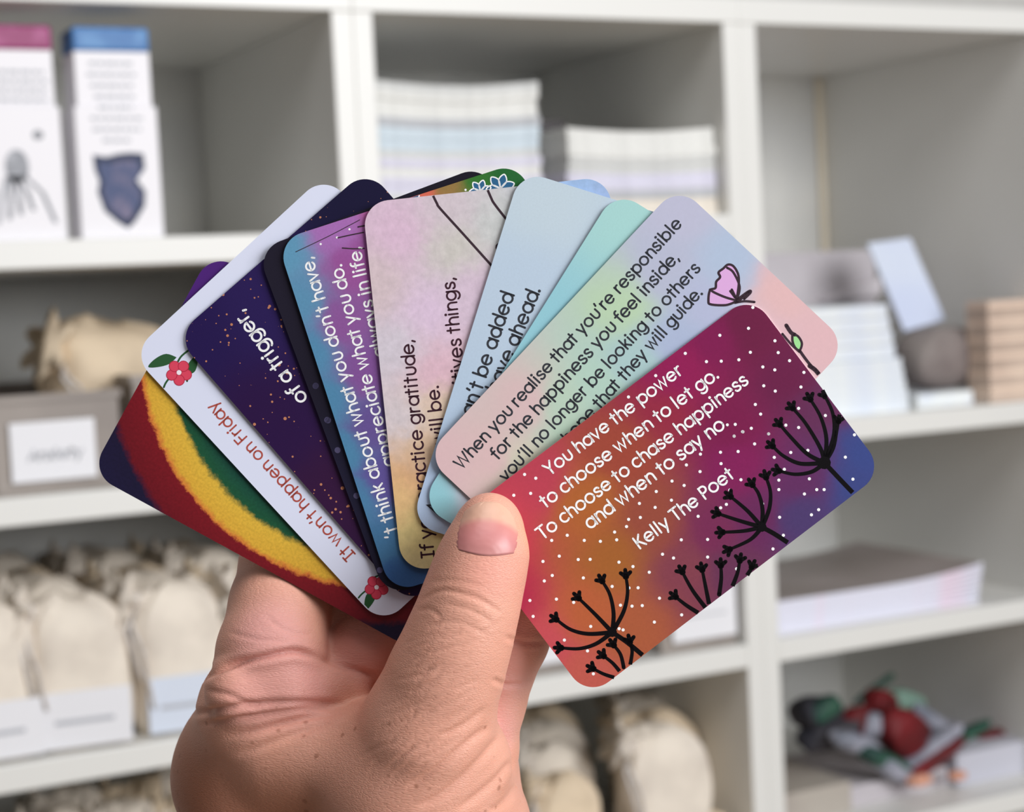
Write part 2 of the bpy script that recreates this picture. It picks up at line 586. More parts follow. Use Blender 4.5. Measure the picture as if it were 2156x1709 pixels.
def storage_bin(x0, x1, y0, y1, z, h, label, lab_rect=None, text=None, lips=True):
    r = empty('storage_bin', ((x0 + x1) / 2, (y0 + y1) / 2, z))
    hx, hy, t = (x1 - x0) / 2, (y1 - y0) / 2, .003
    m = MB()
    m.box(-hx, hx, -hy, hy, 0, t)
    m.box(-hx, hx, -hy, -hy + t, t, h)
    m.box(-hx, hx, hy - t, hy, t, h)
    m.box(-hx, -hx + t, -hy + t, hy - t, t, h)
    m.box(hx - t, hx, -hy + t, hy - t, t, h)
    m.build('bin_body', BIN, r, bevel=.001)
    m = MB()
    m.box(-hx - .002, hx + .002, -hy - .002, -hy + .001, h - .006, h)
    m.box(-hx - .002, hx + .002, hy - .001, hy + .002, h - .006, h)
    m.box(-hx - .002, -hx + .001, -hy, hy, h - .006, h)
    m.box(hx - .001, hx + .002, -hy, hy, h - .006, h)
    m.build('rim', BIN, r)
    if lab_rect:
        a0, a1, b0, b1 = lab_rect
        lb = MB().box(a0, a1, -hy - .004, -hy - .0021, b0, b1).build('label_plate', LABELW, r, bevel=.0008)
        m = MB()
        st, ln = text_strokes(text or 'nnnn')
        if not text:                                          # too blurred to read: a grey line only
            st = [('s', [(.0, .25), (ln, .25)])]
        sc_ = (a1 - a0) * .62 / ln
        ox, oz = a0 + (a1 - a0) * .2, b0 + (b1 - b0) * .36
        sub = MB()
        for kd, g in st:
            if kd == 's':
                ribbon(sub, [(ox + (a + .15 * b) * sc_, oz + b * sc_) for a, b in g], .0016, 0)
            else:
                disc(sub, (ox + g[0] * sc_, oz + g[1] * sc_), .0012, 0)
        sub.v = [(a, -hy - .0043, b) for a, b, c in sub.v]
        sub.build('lettering', INK, lb)
    tag(r, label, 'bin', 'labelled storage bins')
    return r


pa, pb = at(26, 1015, .012), at(206, 1000, .012)
bx0, bx1 = pa.x - .012, pb.x + .022
cxb = (bx0 + bx1) / 2
storage_bin(bx0, bx1, .016, .300, ZS[1], .080, 'taupe storage bin with a white plate reading Anxiety',
            (pa.x - cxb, pb.x - cxb, .010, .058), 'Anxiety')
storage_bin(bx1 + .012, bx1 + .155, .016, .300, ZS[1], .09, 'taupe storage bin hidden behind the rainbow card',
            None)
o = make_bag(.108, .080, .080, 301, CLOTHB, None, .30, .62)
p = at(205, 850, .11)
place(o, p.x + .010, .105, ZS[1] + .0555, .1, 'gathered beige cotton bag standing up out of the Anxiety bin', 'cotton bags in the bins')
# a box inside the bin the bag stands on
tag(MB().box(bx0 + .006, bx1 - .006, .022, .294, ZS[1] + .0032, ZS[1] + .0545).build('cardboard_block', BIN, bevel=.001),
    'taupe cardboard block filling the Anxiety bin under the bag', 'box')
o = make_bag(.10, .08, .112, 307, CLOTHB, None, .30, .7)
p = at(330, 830, .11)
place(o, bx1 + .060, .10, ZS[1] + .0035, -.2, 'beige cotton bag behind the white flower card', 'cotton bags in the bins')

# labelled bins, middle bookcase, third shelf
pa, pb = at(1415, 1340, .012), at(1550, 1330, .012)
bx0, bx1 = pa.x - .012, 0.378
cxb = (bx0 + bx1) / 2
m_ = storage_bin(bx0, bx1, .014, .30, ZS[2], .085, 'taupe storage bin with a white plate below the sunset card',
                 (pa.x - cxb, pb.x - cxb, .010, .062), None)
pa2, pb2 = at(1090, 1400, .012), at(1205, 1385, .012)
bx0, bx1 = pa2.x - .012, pb2.x + .014
cxb = (bx0 + bx1) / 2
m2_ = storage_bin(bx0, bx1, .014, .30, ZS[2], .085, 'taupe storage bin with a white plate beside the little finger',
                  (pa2.x - cxb, pb2.x - cxb, .010, .062), None)

# ------------------------------------------------------------------ paper stacks, middle top compartment
PAPER = [mat('paper_edge_%s' % n, alb(c), 0.7, .2, noise=(120, alb(tuple(v - 12 for v in c)), .4, .6)) for n, c in (
    ('white', (222, 222, 218)), ('grey', (205, 206, 204)), ('blue', (200, 212, 220)), ('lilac', (210, 208, 222)),
    ('cream', (222, 214, 202)), ('pink', (226, 210, 216)), ('dark', (182, 184, 188)))]


def booklet(x0, x1, y0, y1, z, th, sag, m, label, group, nx=14, tilt=0.0, end=0.0):
    cx = (x0 + x1) / 2
    vs, fs = [], []
    for i in range(nx + 1):
        t = i / nx
        x = x0 + (x1 - x0) * t - cx
        dz = -sag * math.sin(math.pi * t) + end * max(0, (t - .55) / .45) ** 2 + tilt * (t - .5)
        for y in (0, y1 - y0):
            for zz in (0, th):
                vs.append((x, y, zz + dz))
    for i in range(nx):
        a, b = i * 4, i * 4 + 4
        fs += [(a, b, b + 1, a + 1), (a + 2, a + 3, b + 3, b + 2), (a + 1, b + 1, b + 3, a + 3), (a, a + 2, b + 2, b)]
    fs += [(0, 1, 3, 2), (nx * 4, nx * 4 + 2, nx * 4 + 3, nx * 4 + 1)]
    mb = MB().add(vs, fs)
    o = mb.build('booklet', m, bevel=0.0004, seg=1)
    o.location = (cx, y0, z)
    return tag(o, label, 'booklet', group)


def stack(x0, x1, y0, y1, z, h, n, seq, sag, name, group, end=0.0):
    ths = [rnd.uniform(.8, 1.25) for _ in range(n)]
    k = h / sum(ths)
    zz = z
    for i in range(n):
        th = ths[i] * k
        ud = n - 1 - i
        pos = 'topmost' if ud == 0 else ('bottom' if i == 0 else ORD[ud] + ' from the top')
        s_ = sag * i / max(1, n - 1)
        lab = '%s booklet, %s in the %s' % (seq[i % len(seq)][0], pos, name)
        booklet(x0 + rnd.uniform(0, .0025), x1 - rnd.uniform(0, .0025), y0 + rnd.uniform(0, .003), y1, zz, th * .996, s_,
                PAPER[seq[i % len(seq)][1]], lab, group, end=end * i / max(1, n - 1))
        zz += th


ZM = ZS[0] + .0055
xa, xb = at(772, 400, .02).x, at(1144, 400, .02).x
seqA = [('cream', 4), ('pinkish', 5), ('grey', 1), ('lilac', 3), ('lilac', 3), ('white', 0), ('lilac', 3), ('grey', 1), ('pale blue', 2), ('pale blue', 2), ('grey', 6), ('white', 0), ('white', 0), ('white', 0), ('grey', 1)]
stack(max(xa, T + .002), xb, .018, .16, ZM, .1265, 15, seqA, .005, 'tall stack left of the dark gap', 'booklets in the tall paper stack')
xa, xb = at(1192, 380, .02).x, at(1541, 380, .02).x
seqB = [('cream', 4), ('cream', 4), ('grey', 6), ('lilac', 3), ('lilac', 3), ('grey', 1), ('grey', 1), ('white', 0), ('white', 0), ('white', 0)]
stack(xa, min(xb, .4 - T - .002), .016, .16, ZM, .0845, 10, seqB, .004, 'low stack right of the dark gap', 'booklets in the shorter paper stack')
GAP_SHADE = mat('gap_shade_grey', alb((74, 70, 72)), .6, noise=(30, alb((58, 55, 56)), .4, .6))
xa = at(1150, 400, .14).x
tag(MB().box(xa - .01, xa + .045, .175, .30, ZM, ZM + .108).build('gap_shade_block', GAP_SHADE, bevel=.001), 'dark grey block standing in for shade in the gap between the paper stacks', 'box')  # dark block added where the gap between the stacks holds only shade

# ------------------------------------------------------------------ right bookcase
z2 = ZS[1]
PW = mat('paper_bright', alb((224, 228, 242)), .6, noise=(40, alb((212, 218, 234)), .4, .6))
PG = mat('grey_carton', alb((190, 184, 188)), .6, noise=(10, alb((178, 172, 176)), .4, .6))
PLIL = mat('blue_white_card', alb((204, 212, 242)), .45, noise=(6, alb((196, 205, 238)), .4, .6))
TAUPE = mat('taupe_cloth', alb((146, 138, 134)), .8, .2, noise=(14, alb((118, 108, 106)), .35, .65), bump=(300, .001))
PEACH = mat('peach_card', alb((228, 206, 186)), .6, noise=(8, alb((214, 190, 172)), .4, .6))
PEACHD = mat('peach_card_edge', alb((208, 188, 172)), .6, noise=(8, alb((180, 160, 145)), .4, .6))
x0 = .4 + T + .004
xr = at(1915, 850, .03).x
n = 5
hh = (at(1900, 752, .03).z - z2)
for i in range(5):
    th = hh / 5
    booklet(x0 + .002, xr - .002 * i, .03 + rnd.uniform(0, .002), .2, z2 + th * i, th * .985, 0, PW,
            'bluish white paper bundle, %s of the lower right stack' % (['bottom', 'second from bottom', 'middle', 'second from top', 'topmost'][i]), 'white paper in the tall compartment')
xr2 = at(1884, 720, .035).x
h2 = at(1870, 640, .035).z - (z2 + hh)
for i in range(4):
    th = h2 / 4
    booklet(x0 + .006, xr2 - .003 * i, .034 + rnd.uniform(0, .002), .19, z2 + hh + th * i + .0005, th * .97, 0, PW,
            'bright white paper bundle, %s of the upper right stack' % (['bottom', 'second from bottom', 'second from top', 'topmost'][i]), 'white paper in the tall compartment')
# grey carton behind, its flap folded forward
p = at(1835, 525, .22)
cz = z2
m = MB().box(x0, p.x, .215, .345, cz, p.z)
r = empty('grey_carton', ((x0 + p.x) / 2, .28, cz))
m.v = [(a - r.location.x, b - .28, c - cz) for a, b, c in m.v]
m.build('carton_body', PG, r, bevel=.001)
fl = MB()
tri = [at(1725, 634, .208), at(1856, 620, .208), at(1856, 583, .208)]
tri = [v - r.location for v in tri]
fl.add([tuple(v) for v in tri] + [tuple(v + Vector((0, .004, 0))) for v in tri], [(0, 1, 2), (5, 4, 3), (0, 3, 4, 1), (1, 4, 5, 2), (2, 5, 3, 0)])
fl.build('flap', mat('carton_flap', alb((206, 200, 204)), .6, noise=(10, alb((196, 190, 194)), .4, .6)), r)
tag(r, 'grey carton with a pale folded flap behind the white paper stacks', 'carton')
# taupe bundle, leaning card, peach stack, sheet
xp0, xp1 = at(2084, 800, .012).x, .8 - T - .003
xs0, xs1 = at(1925, 850, .04).x, xp0 - .003
tag(MB().box(xs0, xs1, .035, .2, z2, z2 + .0145).build('paper_pad', PW, bevel=.0008), 'flat white paper pad under the taupe pouch', 'paper')


def pillow(name, sx, sy, sz, m, e=.45, seed=0, wr=.05, parent=None):
    r_ = random.Random(seed)
    ph = [r_.uniform(0, 6.28) for _ in range(4)]
    vs, fs, nu, nv = [], [], 28, 16
    for j in range(nv + 1):
        v = -math.pi / 2 + math.pi * j / nv
        for i in range(nu):
            u = 2 * math.pi * i / nu
            cv, sv, cu, su = math.cos(v), math.sin(v), math.cos(u), math.sin(u)
            q_ = lambda t, e_: math.copysign(abs(t) ** e_, t)
            wob = 1 + wr * math.sin(4 * u + ph[0] + 2 * v) + wr * .6 * math.sin(7 * u + ph[1] - 3 * v)
            vs.append((sx * q_(cv, .8) * q_(cu, e) * wob, sy * q_(cv, .8) * q_(su, e) * wob, sz * q_(sv, .8)))
    for j in range(nv):
        for i in range(nu):
            fs.append((j * nu + i, j * nu + (i + 1) % nu, (j + 1) * nu + (i + 1) % nu, (j + 1) * nu + i))
    return MB().add(vs, fs).build(name, m, parent, smooth=True)


pc = at(1990, 758, .07)
o = pillow('taupe_pouch', .049, .034, .034, TAUPE, .5, 4, .03)
o.location = (pc.x, .078, z2 + .0155 + .0335)
tag(o, 'rounded taupe cloth pouch resting on the white pad', 'pouch')
# the bluish panel leans back over the pouch
lp = [at(1827, 512, .12), at(1916, 500, .12), at(1990, 672, .085), at(1905, 697, .085)]
nrm = (lp[1] - lp[0]).cross(lp[3] - lp[0]).normalized() * .003
if nrm.y < 0:
    nrm = -nrm
mid = sum(lp, Vector()) / 4
vs = [v - mid for v in lp] + [v - mid + nrm for v in lp]
o = MB().add(vs, [(3, 2, 1, 0), (4, 5, 6, 7), (0, 1, 5, 4), (1, 2, 6, 5), (2, 3, 7, 6), (3, 0, 4, 7)]).build('leaning_card', PLIL, bevel=.0004)
o.location = mid
tag(o, 'pale blue-white card leaning at an angle above the taupe pouch', 'card')
zb, ztp = z2 + .0003, at(2110, 632, .012).z
for i in range(12):
    th = (ztp - zb) / 12
    o = MB().box(xp0 + .001 * (i % 2), xp1, .012, .047, zb + th * i, zb + th * (i + .96)).build('card_pack', PEACH if i % 2 else PEACHD, bevel=.0008)
    tag(o, 'peach card pack, %s in the column at the right frame edge' % ('bottom one' if i == 0 else ('topmost' if i == 11 else ORD[i] + ' from the bottom')), 'card pack', 'peach card packs')

# magazines, third shelf right
z3 = ZS[2]
MAGS = mat('magazine_edge', alb((216, 216, 230)), .6, noise=(16, alb((226, 204, 218)), .5, .7))
MAGC = mat('magazine_cover', alb((160, 150, 148)), .35, noise=(7, alb((142, 132, 128)), .4, .6))
xm0, xm1 = .4 + T + .003, at(2062, 1245, .03).x
hm = at(1750, 1255, .03).z - at(1750, 1322, .03).z
for i in range(8):
    th = hm / 8
    o = booklet(xm0, xm1 - .0012 * (7 - i), .022 + .001 * (i % 2), .235, z3 + th * i, th * .98, 0, MAGC if i == 7 else MAGS,
                'pale magazine, %s in the pile on the right middle shelf' % ('bottom one' if i == 0 else ('topmost with a taupe cover' if i == 7 else ORD[i] + ' from the bottom')),
                'magazines on the right middle shelf', nx=20, end=.009 * i / 7)
    if i == 7:
        o.data.materials.append(MAGS)
        for pl in o.data.polygons:
            pl.material_index = 0 if pl.normal.z > .6 else 1

# pile of red and green things, fourth shelf right
z4 = ZS[3]
RED = mat('dark_red_cloth', alb((112, 22, 28)), .6, noise=(30, alb((78, 14, 18)), .4, .65))
GRN = mat('dark_green_cloth', alb((30, 62, 56)), .6, noise=(30, alb((52, 92, 72)), .45, .7))
BLK = mat('black_cloth', alb((44, 44, 52)), .6, noise=(30, alb((66, 62, 66)), .45, .7))
GRY = mat('silver_grey_cloth', alb((118, 122, 134)), .5, noise=(30, alb((160, 160, 172)), .45, .7))
MINT = mat('mint_cloth', alb((116, 146, 132)), .6)
ORG = mat('orange_paper', alb((206, 150, 126)), .6)
KRAFT = mat('kraft_board', alb((172, 164, 154)), .6, noise=(10, alb((160, 150, 142)), .4, .6))
KB = MB().box(.4 + T + .003, .4 + T + .12, .05, .2, z4, z4 + .032)
tag(KB.build('kraft_box', KRAFT, bevel=.001), 'flat kraft box under the heap by the upright on the bottom right shelf', 'box')
things = [  # px, py, Y, (sx,sy,sz), rot(deg), mat, name, label
    (1720, 1500, .10, (.030, .02, .018), (0, 10, 10), BLK, 'cloth_pouch', 'black pouch nearest the upright in the red and green heap'),
    (1745, 1545, .09, (.034, .02, .016), (0, -8, -20), BLK, 'cloth_pouch', 'black pouch low in the heap beside the upright'),
    (1735, 1492, .085, (.020, .012, .012), (0, -20, 0), GRN, 'felt_ornament', 'green felt ornament on the black pouches by the upright'),
    (1790, 1528, .085, (.026, .014, .016), (0, -30, 0), RED, 'cloth_pouch', 'small dark red pouch left of the silver ball'),
    (1830, 1525, .08, (.014, .014, .014), (0, 0, 0), GRY, 'bauble', 'silver white bauble in the middle of the heap'),
    (1855, 1485, .11, (.022, .012, .018), (0, 25, 15), RED, 'cloth_pouch', 'dark red pouch at the peak of the heap'),
    (1840, 1450, .12, (.032, .004, .004), (0, -24, 0), GRN, 'ribbon_strip', 'thin dark green strip on top of the heap'),
    (1905, 1478, .13, (.026, .012, .014), (0, 22, 0), MINT, 'felt_ornament', 'mint green ornament behind the heap peak'),
    (1905, 1545, .075, (.040, .018, .026), (0, 28, 20), RED, 'cloth_pouch', 'largest dark red pouch in the heap'),
    (1800, 1565, .06, (.032, .014, .011), (0, 24, 10), GRY, 'cloth_pouch', 'silver grey pouch low at the front of the heap'),
    (1858, 1600, .05, (.036, .014, .010), (0, 30, 0), GRN, 'felt_ornament', 'dark green ornament sloping down the front of the heap'),
    (1880, 1620, .045, (.026, .010, .010), (0, 34, 0), GRY, 'cloth_pouch', 'grey pouch at the foot of the heap'),
    (1960, 1600, .06, (.046, .012, .008), (0, -22, 0), RED, 'ribbon_strip', 'long dark red strip at the foot of the heap'),
    (1950, 1580, .07, (.050, .014, .010), (0, -22, 0), GRY, 'cloth_pouch', 'grey pouch behind the long red strip'),
    (2030, 1548, .09, (.038, .010, .006), (0, -16, 0), GRN, 'ribbon_strip', 'thin dark green strip pointing to the right'),
    (1965, 1520, .12, (.040, .010, .010), (0, 38, 0), GRY, 'cloth_pouch', 'grey pouch on the right slope of the heap'),
    (2085, 1556, .09, (.032, .012, .009), (0, -6, 0), RED, 'felt_ornament', 'red ornament at the right tip of the heap'),
    (1935, 1642, .03, (.014, .008, .006), (0, 0, 0), ORG, 'paper_scrap', 'orange paper scrap in front of the heap'),
    (2015, 1632, .03, (.010, .008, .005), (0, 0, 0), ORG, 'paper_scrap', 'smaller orange paper scrap right of the first'),
]
for i, (px, py, Y, (sx, sy, sz), rot, m, nm, lab) in enumerate(things):
    o = pillow(nm, sx, sy, sz, m, .6, i, .07)
    o.location = at(px, py, Y)
    o.rotation_euler = tuple(math.radians(v) for v in rot)
    tag(o, lab, nm.split('_')[1] if '_' in nm else nm, 'heap of red and green decorations')
GB = at(2050, 1610, .08)
tag(MB().box(GB.x - .05, GB.x + .055, .05, .2, z4, z4 + .036).build('white_box', mat('white_box_board', alb((188, 188, 198)), .5, noise=(9, alb((176, 176, 186)), .4, .6)), bevel=.001),
    'pale grey flat box under the right tip of the heap', 'box')
p4 = at(1880, 1600, .1)
tag(MB().box(.4 + T + .125, GB.x - .055, .06, .2, z4, z4 + .022).build('grey_tray', PG, bevel=.001), 'grey tray carrying the middle of the heap', 'tray')


# ------------------------------------------------------------------ the cards
class Card:
    def __init__(s, name, A, B, wpx, idx, label, tilt=(0.0, 0.0), W=None, dz=0.0):
        """A -> B is the long edge (px), the width runs to its right as seen along A -> B"""
        s.depth = DC + .8 * idx + dz
        k = s.depth / F
        a = np.array([(A[0] - CX) * k, -(A[1] - CY) * k])
        b = np.array([(B[0] - CX) * k, -(B[1] - CY) * k])
        u = (b - a)
        s.L = np.linalg.norm(u)
        u /= s.L
        v = np.array([u[1], -u[0]])
        s.W = wpx * k
        c = a + u * s.L / 2 + v * s.W / 2
        ux, vx, nz = Vector((u[0], u[1], 0)), Vector((v[0], v[1], 0)), Vector((0, 0, 1))
        # local x along the long edge, local y across (minus v), local z to the viewer
        R = Matrix((ux, -vx, nz)).transposed()
        R = Matrix.Rotation(math.radians(tilt[0]), 3, vx) @ Matrix.Rotation(math.radians(tilt[1]), 3, ux) @ R
        s.R = R
        s.c = Vector((c[0], c[1], -s.depth))
        loc = Matrix.Translation(s.c / 1000) @ R.to_4x4()
        s.name = name
        s.root = None
        s.M = MCAM @ loc
        s.label = label

    def px(s, x, y):
        d = Vector(((x - CX) / F, -(y - CY) / F, -1.0))
        n_ = s.R @ Vector((0, 0, 1))
        t = s.c.dot(n_) / d.dot(n_)
        q_ = s.R.transposed() @ (d * t - s.c)
        return (q_.x, q_.y)

    def inside(s, p_, m=0.0):
        r = 6.0
        x, y = abs(p_[0]) - (s.L / 2 - r), abs(p_[1]) - (s.W / 2 - r)
        d = math.hypot(max(x, 0), max(y, 0)) + min(max(x, y), 0) - r
        return d < -m

    def body(s, m, edge):
        r, t = 6.0, .38
        out = []
        for sx, sy, a0 in ((1, 1, 0), (-1, 1, 90), (-1, -1, 180), (1, -1, 270)):
            for k in range(13):
                a = math.radians(a0 + 90 * k / 12)
                out.append((sx * (s.L / 2 - r) + r * math.cos(a), sy * (s.W / 2 - r) + r * math.sin(a)))
        n_ = len(out)
        vs = [(x, y, 0) for x, y in out] + [(x, y, -t) for x, y in out]
        mb = MB()
        mb.add(vs, [tuple(range(n_)), tuple(range(2 * n_ - 1, n_ - 1, -1))], 0)
        mb.add(vs, [(n_ + i, n_ + (i + 1) % n_, (i + 1) % n_, i) for i in range(n_)], 1)
        mb.v = [(a / 1000, b / 1000, c / 1000) for a, b, c in mb.v]
        o = mb.build('greeting_card', [m, edge])
        o.matrix_world = s.M
        s.root = o
        tag(o, s.label, 'card', 'verse cards fanned in the hand')
        return o

    def part(s, name, mb, mats, label=None):
        mb.v = [(a / 1000, b / 1000, c / 1000) for a, b, c in mb.v]
        o = mb.build(name, mats, s.root)
        if label:
            o['label'] = label
        return o

    def text(s, mb, st, p0, p1, wt=.085, mi=0, z=.03, h=None):
        """one line of lettering whose baseline runs from pixel p0 to p1"""
        a, b = np.array(s.px(*p0)), np.array(s.px(*p1))
        g, ln = text_strokes(st)
        u = b - a
        k = np.linalg.norm(u) / ln
        u /= np.linalg.norm(u)
        v = np.array([-u[1], u[0]])
        if h:                                                  # fixed size, right end kept
            k = h
            a = b - u * ln * k
        for kd, pts in g:
            if kd == 'd':
                q_ = a + (u * pts[0] + v * pts[1]) * k
                if s.inside(q_, .3):
                    disc(mb, q_, wt * .72 * k, z, mi)
            else:
                q_ = [a + (u * x + v * y) * k for x, y in pts]
                if all(s.inside(x, .3) for x in q_):
                    ribbon(mb, q_, wt * k, z, mi)
        return k

    def stroke(s, mb, pts, wpx, mi=0, z=.03, n=6, wend=None):
        q_ = [s.px(*p_) for p_ in (smooth(pts, n) if len(pts) > 2 else [tuple(np.array(pts[0]) + (np.array(pts[1]) - np.array(pts[0])) * k / 8) for k in range(9)])]
        k = s.depth / F
        runs, run = [], []
        for i, p_ in enumerate(q_):
            if s.inside(p_, .02):
                run.append((i, p_))
            elif run:
                runs.append(run)
                run = []
        if run:
            runs.append(run)
        n_ = len(q_) - 1
        for run in runs:
            if len(run) < 2:
                continue
            w0, w1 = wpx * k, (wpx if wend is None else wend) * k
            ribbon(mb, [p_ for _, p_ in run], w0, z, mi, w1, cap=False)
            for (i, p_), ww in ((run[0], w0), (run[-1], w1)):
                if s.inside(p_, ww * .5):
                    disc(mb, p_, ww / 2, z, mi, 10)

    def dots(s, mb, pts, rpx, mi=0, z=.03):
        for p_ in pts:
            q_ = s.px(*p_[:2])
            if s.inside(q_, (p_[2] if len(p_) > 2 else rpx) * s.depth / F):
                disc(mb, q_, (p_[2] if len(p_) > 2 else rpx) * s.depth / F, z, mi, 12)

    def poly(s, mb, pts, mi=0, z=.03):
        q_ = [s.px(*p_) for p_ in pts]
        q_ = [p_ for p_ in q_ if s.inside(p_, .02)]
        if len(q_) > 2:
            ar = sum(q_[i][0] * q_[(i + 1) % len(q_)][1] - q_[(i + 1) % len(q_)][0] * q_[i][1] for i in range(len(q_)))
            if ar < 0:
                q_ = q_[::-1]
            mb.add([(a, b, z) for a, b in q_], [tuple(range(len(q_)))], mi)


def art_mat(name, card, base, spots, rad=10.0, warp=(0.18, 3.0), mottled=None, rough=.42, k=1.06, soft=1.0):
    """printed colour wash: soft spots of ink, given in card coordinates"""
    m = bpy.data.materials.new(name)
    m.use_nodes = True
    nt = m.node_tree
    b = nt.nodes['Principled BSDF']
    b.inputs['Roughness'].default_value = rough
    b.inputs['Specular IOR Level'].default_value = .2
    tc = nt.nodes.new('ShaderNodeTexCoord')
    mul = nt.nodes.new('ShaderNodeVectorMath')
    mul.operation = 'SCALE'
    mul.inputs['Scale'].default_value = 1000
    nt.links.new(tc.outputs['Object'], mul.inputs[0])
    ns = nt.nodes.new('ShaderNodeTexNoise')
    ns.inputs['Scale'].default_value = warp[0]
    ns.inputs['Detail'].default_value = 3
    nt.links.new(mul.outputs[0], ns.inputs['Vector'])
    sub = nt.nodes.new('ShaderNodeVectorMath')
    sub.operation = 'SUBTRACT'
    sub.inputs[1].default_value = (.5, .5, .5)
    nt.links.new(ns.outputs[1], sub.inputs[0])
    sc_ = nt.nodes.new('ShaderNodeVectorMath')
    sc_.operation = 'SCALE'
    sc_.inputs['Scale'].default_value = warp[1]
    nt.links.new(sub.outputs[0], sc_.inputs[0])
    add = nt.nodes.new('ShaderNodeVectorMath')
    add.operation = 'ADD'
    nt.links.new(mul.outputs[0], add.inputs[0])
    nt.links.new(sc_.outputs[0], add.inputs[1])
    vec = add.outputs[0]
    cur = nt.nodes.new('ShaderNodeCombineXYZ')
    b0 = alb(base, k)
    w0 = 2.0e-6
    for i in range(3):
        cur.inputs[i].default_value = b0[i] * w0
    acc = cur.outputs[0]
    wv = nt.nodes.new('ShaderNodeValue')
    wv.outputs[0].default_value = w0
    wsum = wv.outputs[0]
    for sp in spots:
        x, y, c = sp[:3]
        r = sp[3] if len(sp) > 3 else rad
        lx, ly = card.px(x, y)
        d = nt.nodes.new('ShaderNodeVectorMath')
        d.operation = 'DISTANCE'
        d.inputs[1].default_value = (lx, ly, 0)
        nt.links.new(vec, d.inputs[0])
        e1 = nt.nodes.new('ShaderNodeMath')          # d*d + (r/3)^2
        e1.operation = 'MULTIPLY_ADD'
        nt.links.new(d.outputs[1], e1.inputs[0])
        nt.links.new(d.outputs[1], e1.inputs[1])
        e1.inputs[2].default_value = (r * soft / 3.2) ** 2
        e2 = nt.nodes.new('ShaderNodeMath')
        e2.operation = 'POWER'
        e2.inputs[1].default_value = -2.2
        nt.links.new(e1.outputs[0], e2.inputs[0])
        vm = nt.nodes.new('ShaderNodeVectorMath')
        vm.operation = 'MULTIPLY_ADD'
        nt.links.new(e2.outputs[0], vm.inputs[0])
        cc = alb(c, k)
        vm.inputs[1].default_value = cc[:3]
        nt.links.new(acc, vm.inputs[2])
        acc = vm.outputs[0]
        ad = nt.nodes.new('ShaderNodeMath')
        nt.links.new(e2.outputs[0], ad.inputs[0])
        nt.links.new(wsum, ad.inputs[1])
        wsum = ad.outputs[0]
    dv_ = nt.nodes.new('ShaderNodeVectorMath')
    dv_.operation = 'DIVIDE'
    nt.links.new(acc, dv_.inputs[0])
    nt.links.new(wsum, dv_.inputs[1])
    out = dv_.outputs[0]
    if mottled:
        scale, amt = mottled
        n2 = nt.nodes.new('ShaderNodeTexNoise')
        n2.inputs['Scale'].default_value = scale
        n2.inputs['Detail'].default_value = 6
        n2.inputs['Roughness'].default_value = .65
        nt.links.new(mul.outputs[0], n2.inputs['Vector'])
        mr = nt.nodes.new('ShaderNodeMapRange')
        mr.inputs[1].default_value, mr.inputs[2].default_value = .3, .7
        mr.inputs[3].default_value, mr.inputs[4].default_value = 1 - amt, 1 + amt
        nt.links.new(n2.outputs[0], mr.inputs[0])
        sv = nt.nodes.new('ShaderNodeVectorMath')
        sv.operation = 'SCALE'
        nt.links.new(out, sv.inputs[0])
        nt.links.new(mr.outputs[0], sv.inputs['Scale'])
        out = sv.outputs[0]
    nt.links.new(out, b.inputs['Base Color'])
    m['vec'] = 1
    return m, nt, b, vec, mul.outputs[0], out


def ink(name, c, rough=.5, k=.86):
    return mat(name, alb(c, k), rough, .12)


EDGE = mat('card_edge', alb((214, 212, 216)), .7, .2)
EDGED = mat('card_edge_dark', alb((120, 112, 124)), .7, .2)
Wd = 1.0


def mm(zoom, pts):
    ox, oy, s_ = zoom
    return [(ox + x / s_, oy + y / s_) for x, y in pts]


Z6 = (1000, 900, 2.507)
Z3 = (1200, 380, 3.0514)
Z1 = (200, 340, 3.0514)
Z2 = (700, 340, 3.0514)
Z4 = (180, 780, 2.8486)
Z5 = (780, 780, 3.0514)

# --- 1 sunset card, front
c1 = Card('sunset', (956, 1093), (1584, 619), 467, 0, 'sunset orange to purple card with black seed heads and white verse, in front', dz=-1.2, tilt=(-2.2, 0))
m1 = art_mat('sunset_print', c1, (150, 52, 70), [
    (1010, 1130, (190, 52, 82), 16), (1060, 1270, (172, 40, 78), 15), (1120, 1010, (186, 66, 84), 9), (1150, 1360, (196, 80, 88), 10),
    (1240, 1420, (192, 92, 80), 12), (1400, 860, (150, 44, 66), 16), (1500, 720, (128, 26, 80), 13), (1430, 780, (146, 28, 84), 8), (1570, 690, (108, 28, 66), 11),
    (1660, 800, (106, 28, 70), 15), (1540, 900, (122, 26, 74), 14), (1560, 980, (132, 30, 88), 12), (1310, 960, (160, 72, 56), 12),
    (1240, 1060, (176, 100, 50), 13), (1290, 1180, (164, 98, 46), 14), (1240, 1290, (184, 96, 58), 13), (1330, 1330, (172, 92, 60), 12),
    (1370, 1090, (152, 76, 60), 12), (1440, 1200, (132, 64, 78), 12), (1500, 1120, (120, 44, 84), 12), (1590, 1090, (104, 40, 88), 13),
    (1540, 1200, (104, 52, 84), 9), (1690, 1000, (98, 44, 94), 11), (1690, 1090, (76, 58, 108), 11), (1790, 1020, (58, 70, 130), 14),
    (1830, 950, (58, 72, 134), 8), (1740, 860, (100, 44, 84), 9)], warp=(.12, 5.0), mottled=(1.2, .05))[0]
c1.body(m1, EDGE)
I_W, I_K = ink('ink_white', (240, 230, 242)), mat('ink_black', (.004, .003, .004), .5, .08)
mb = MB()
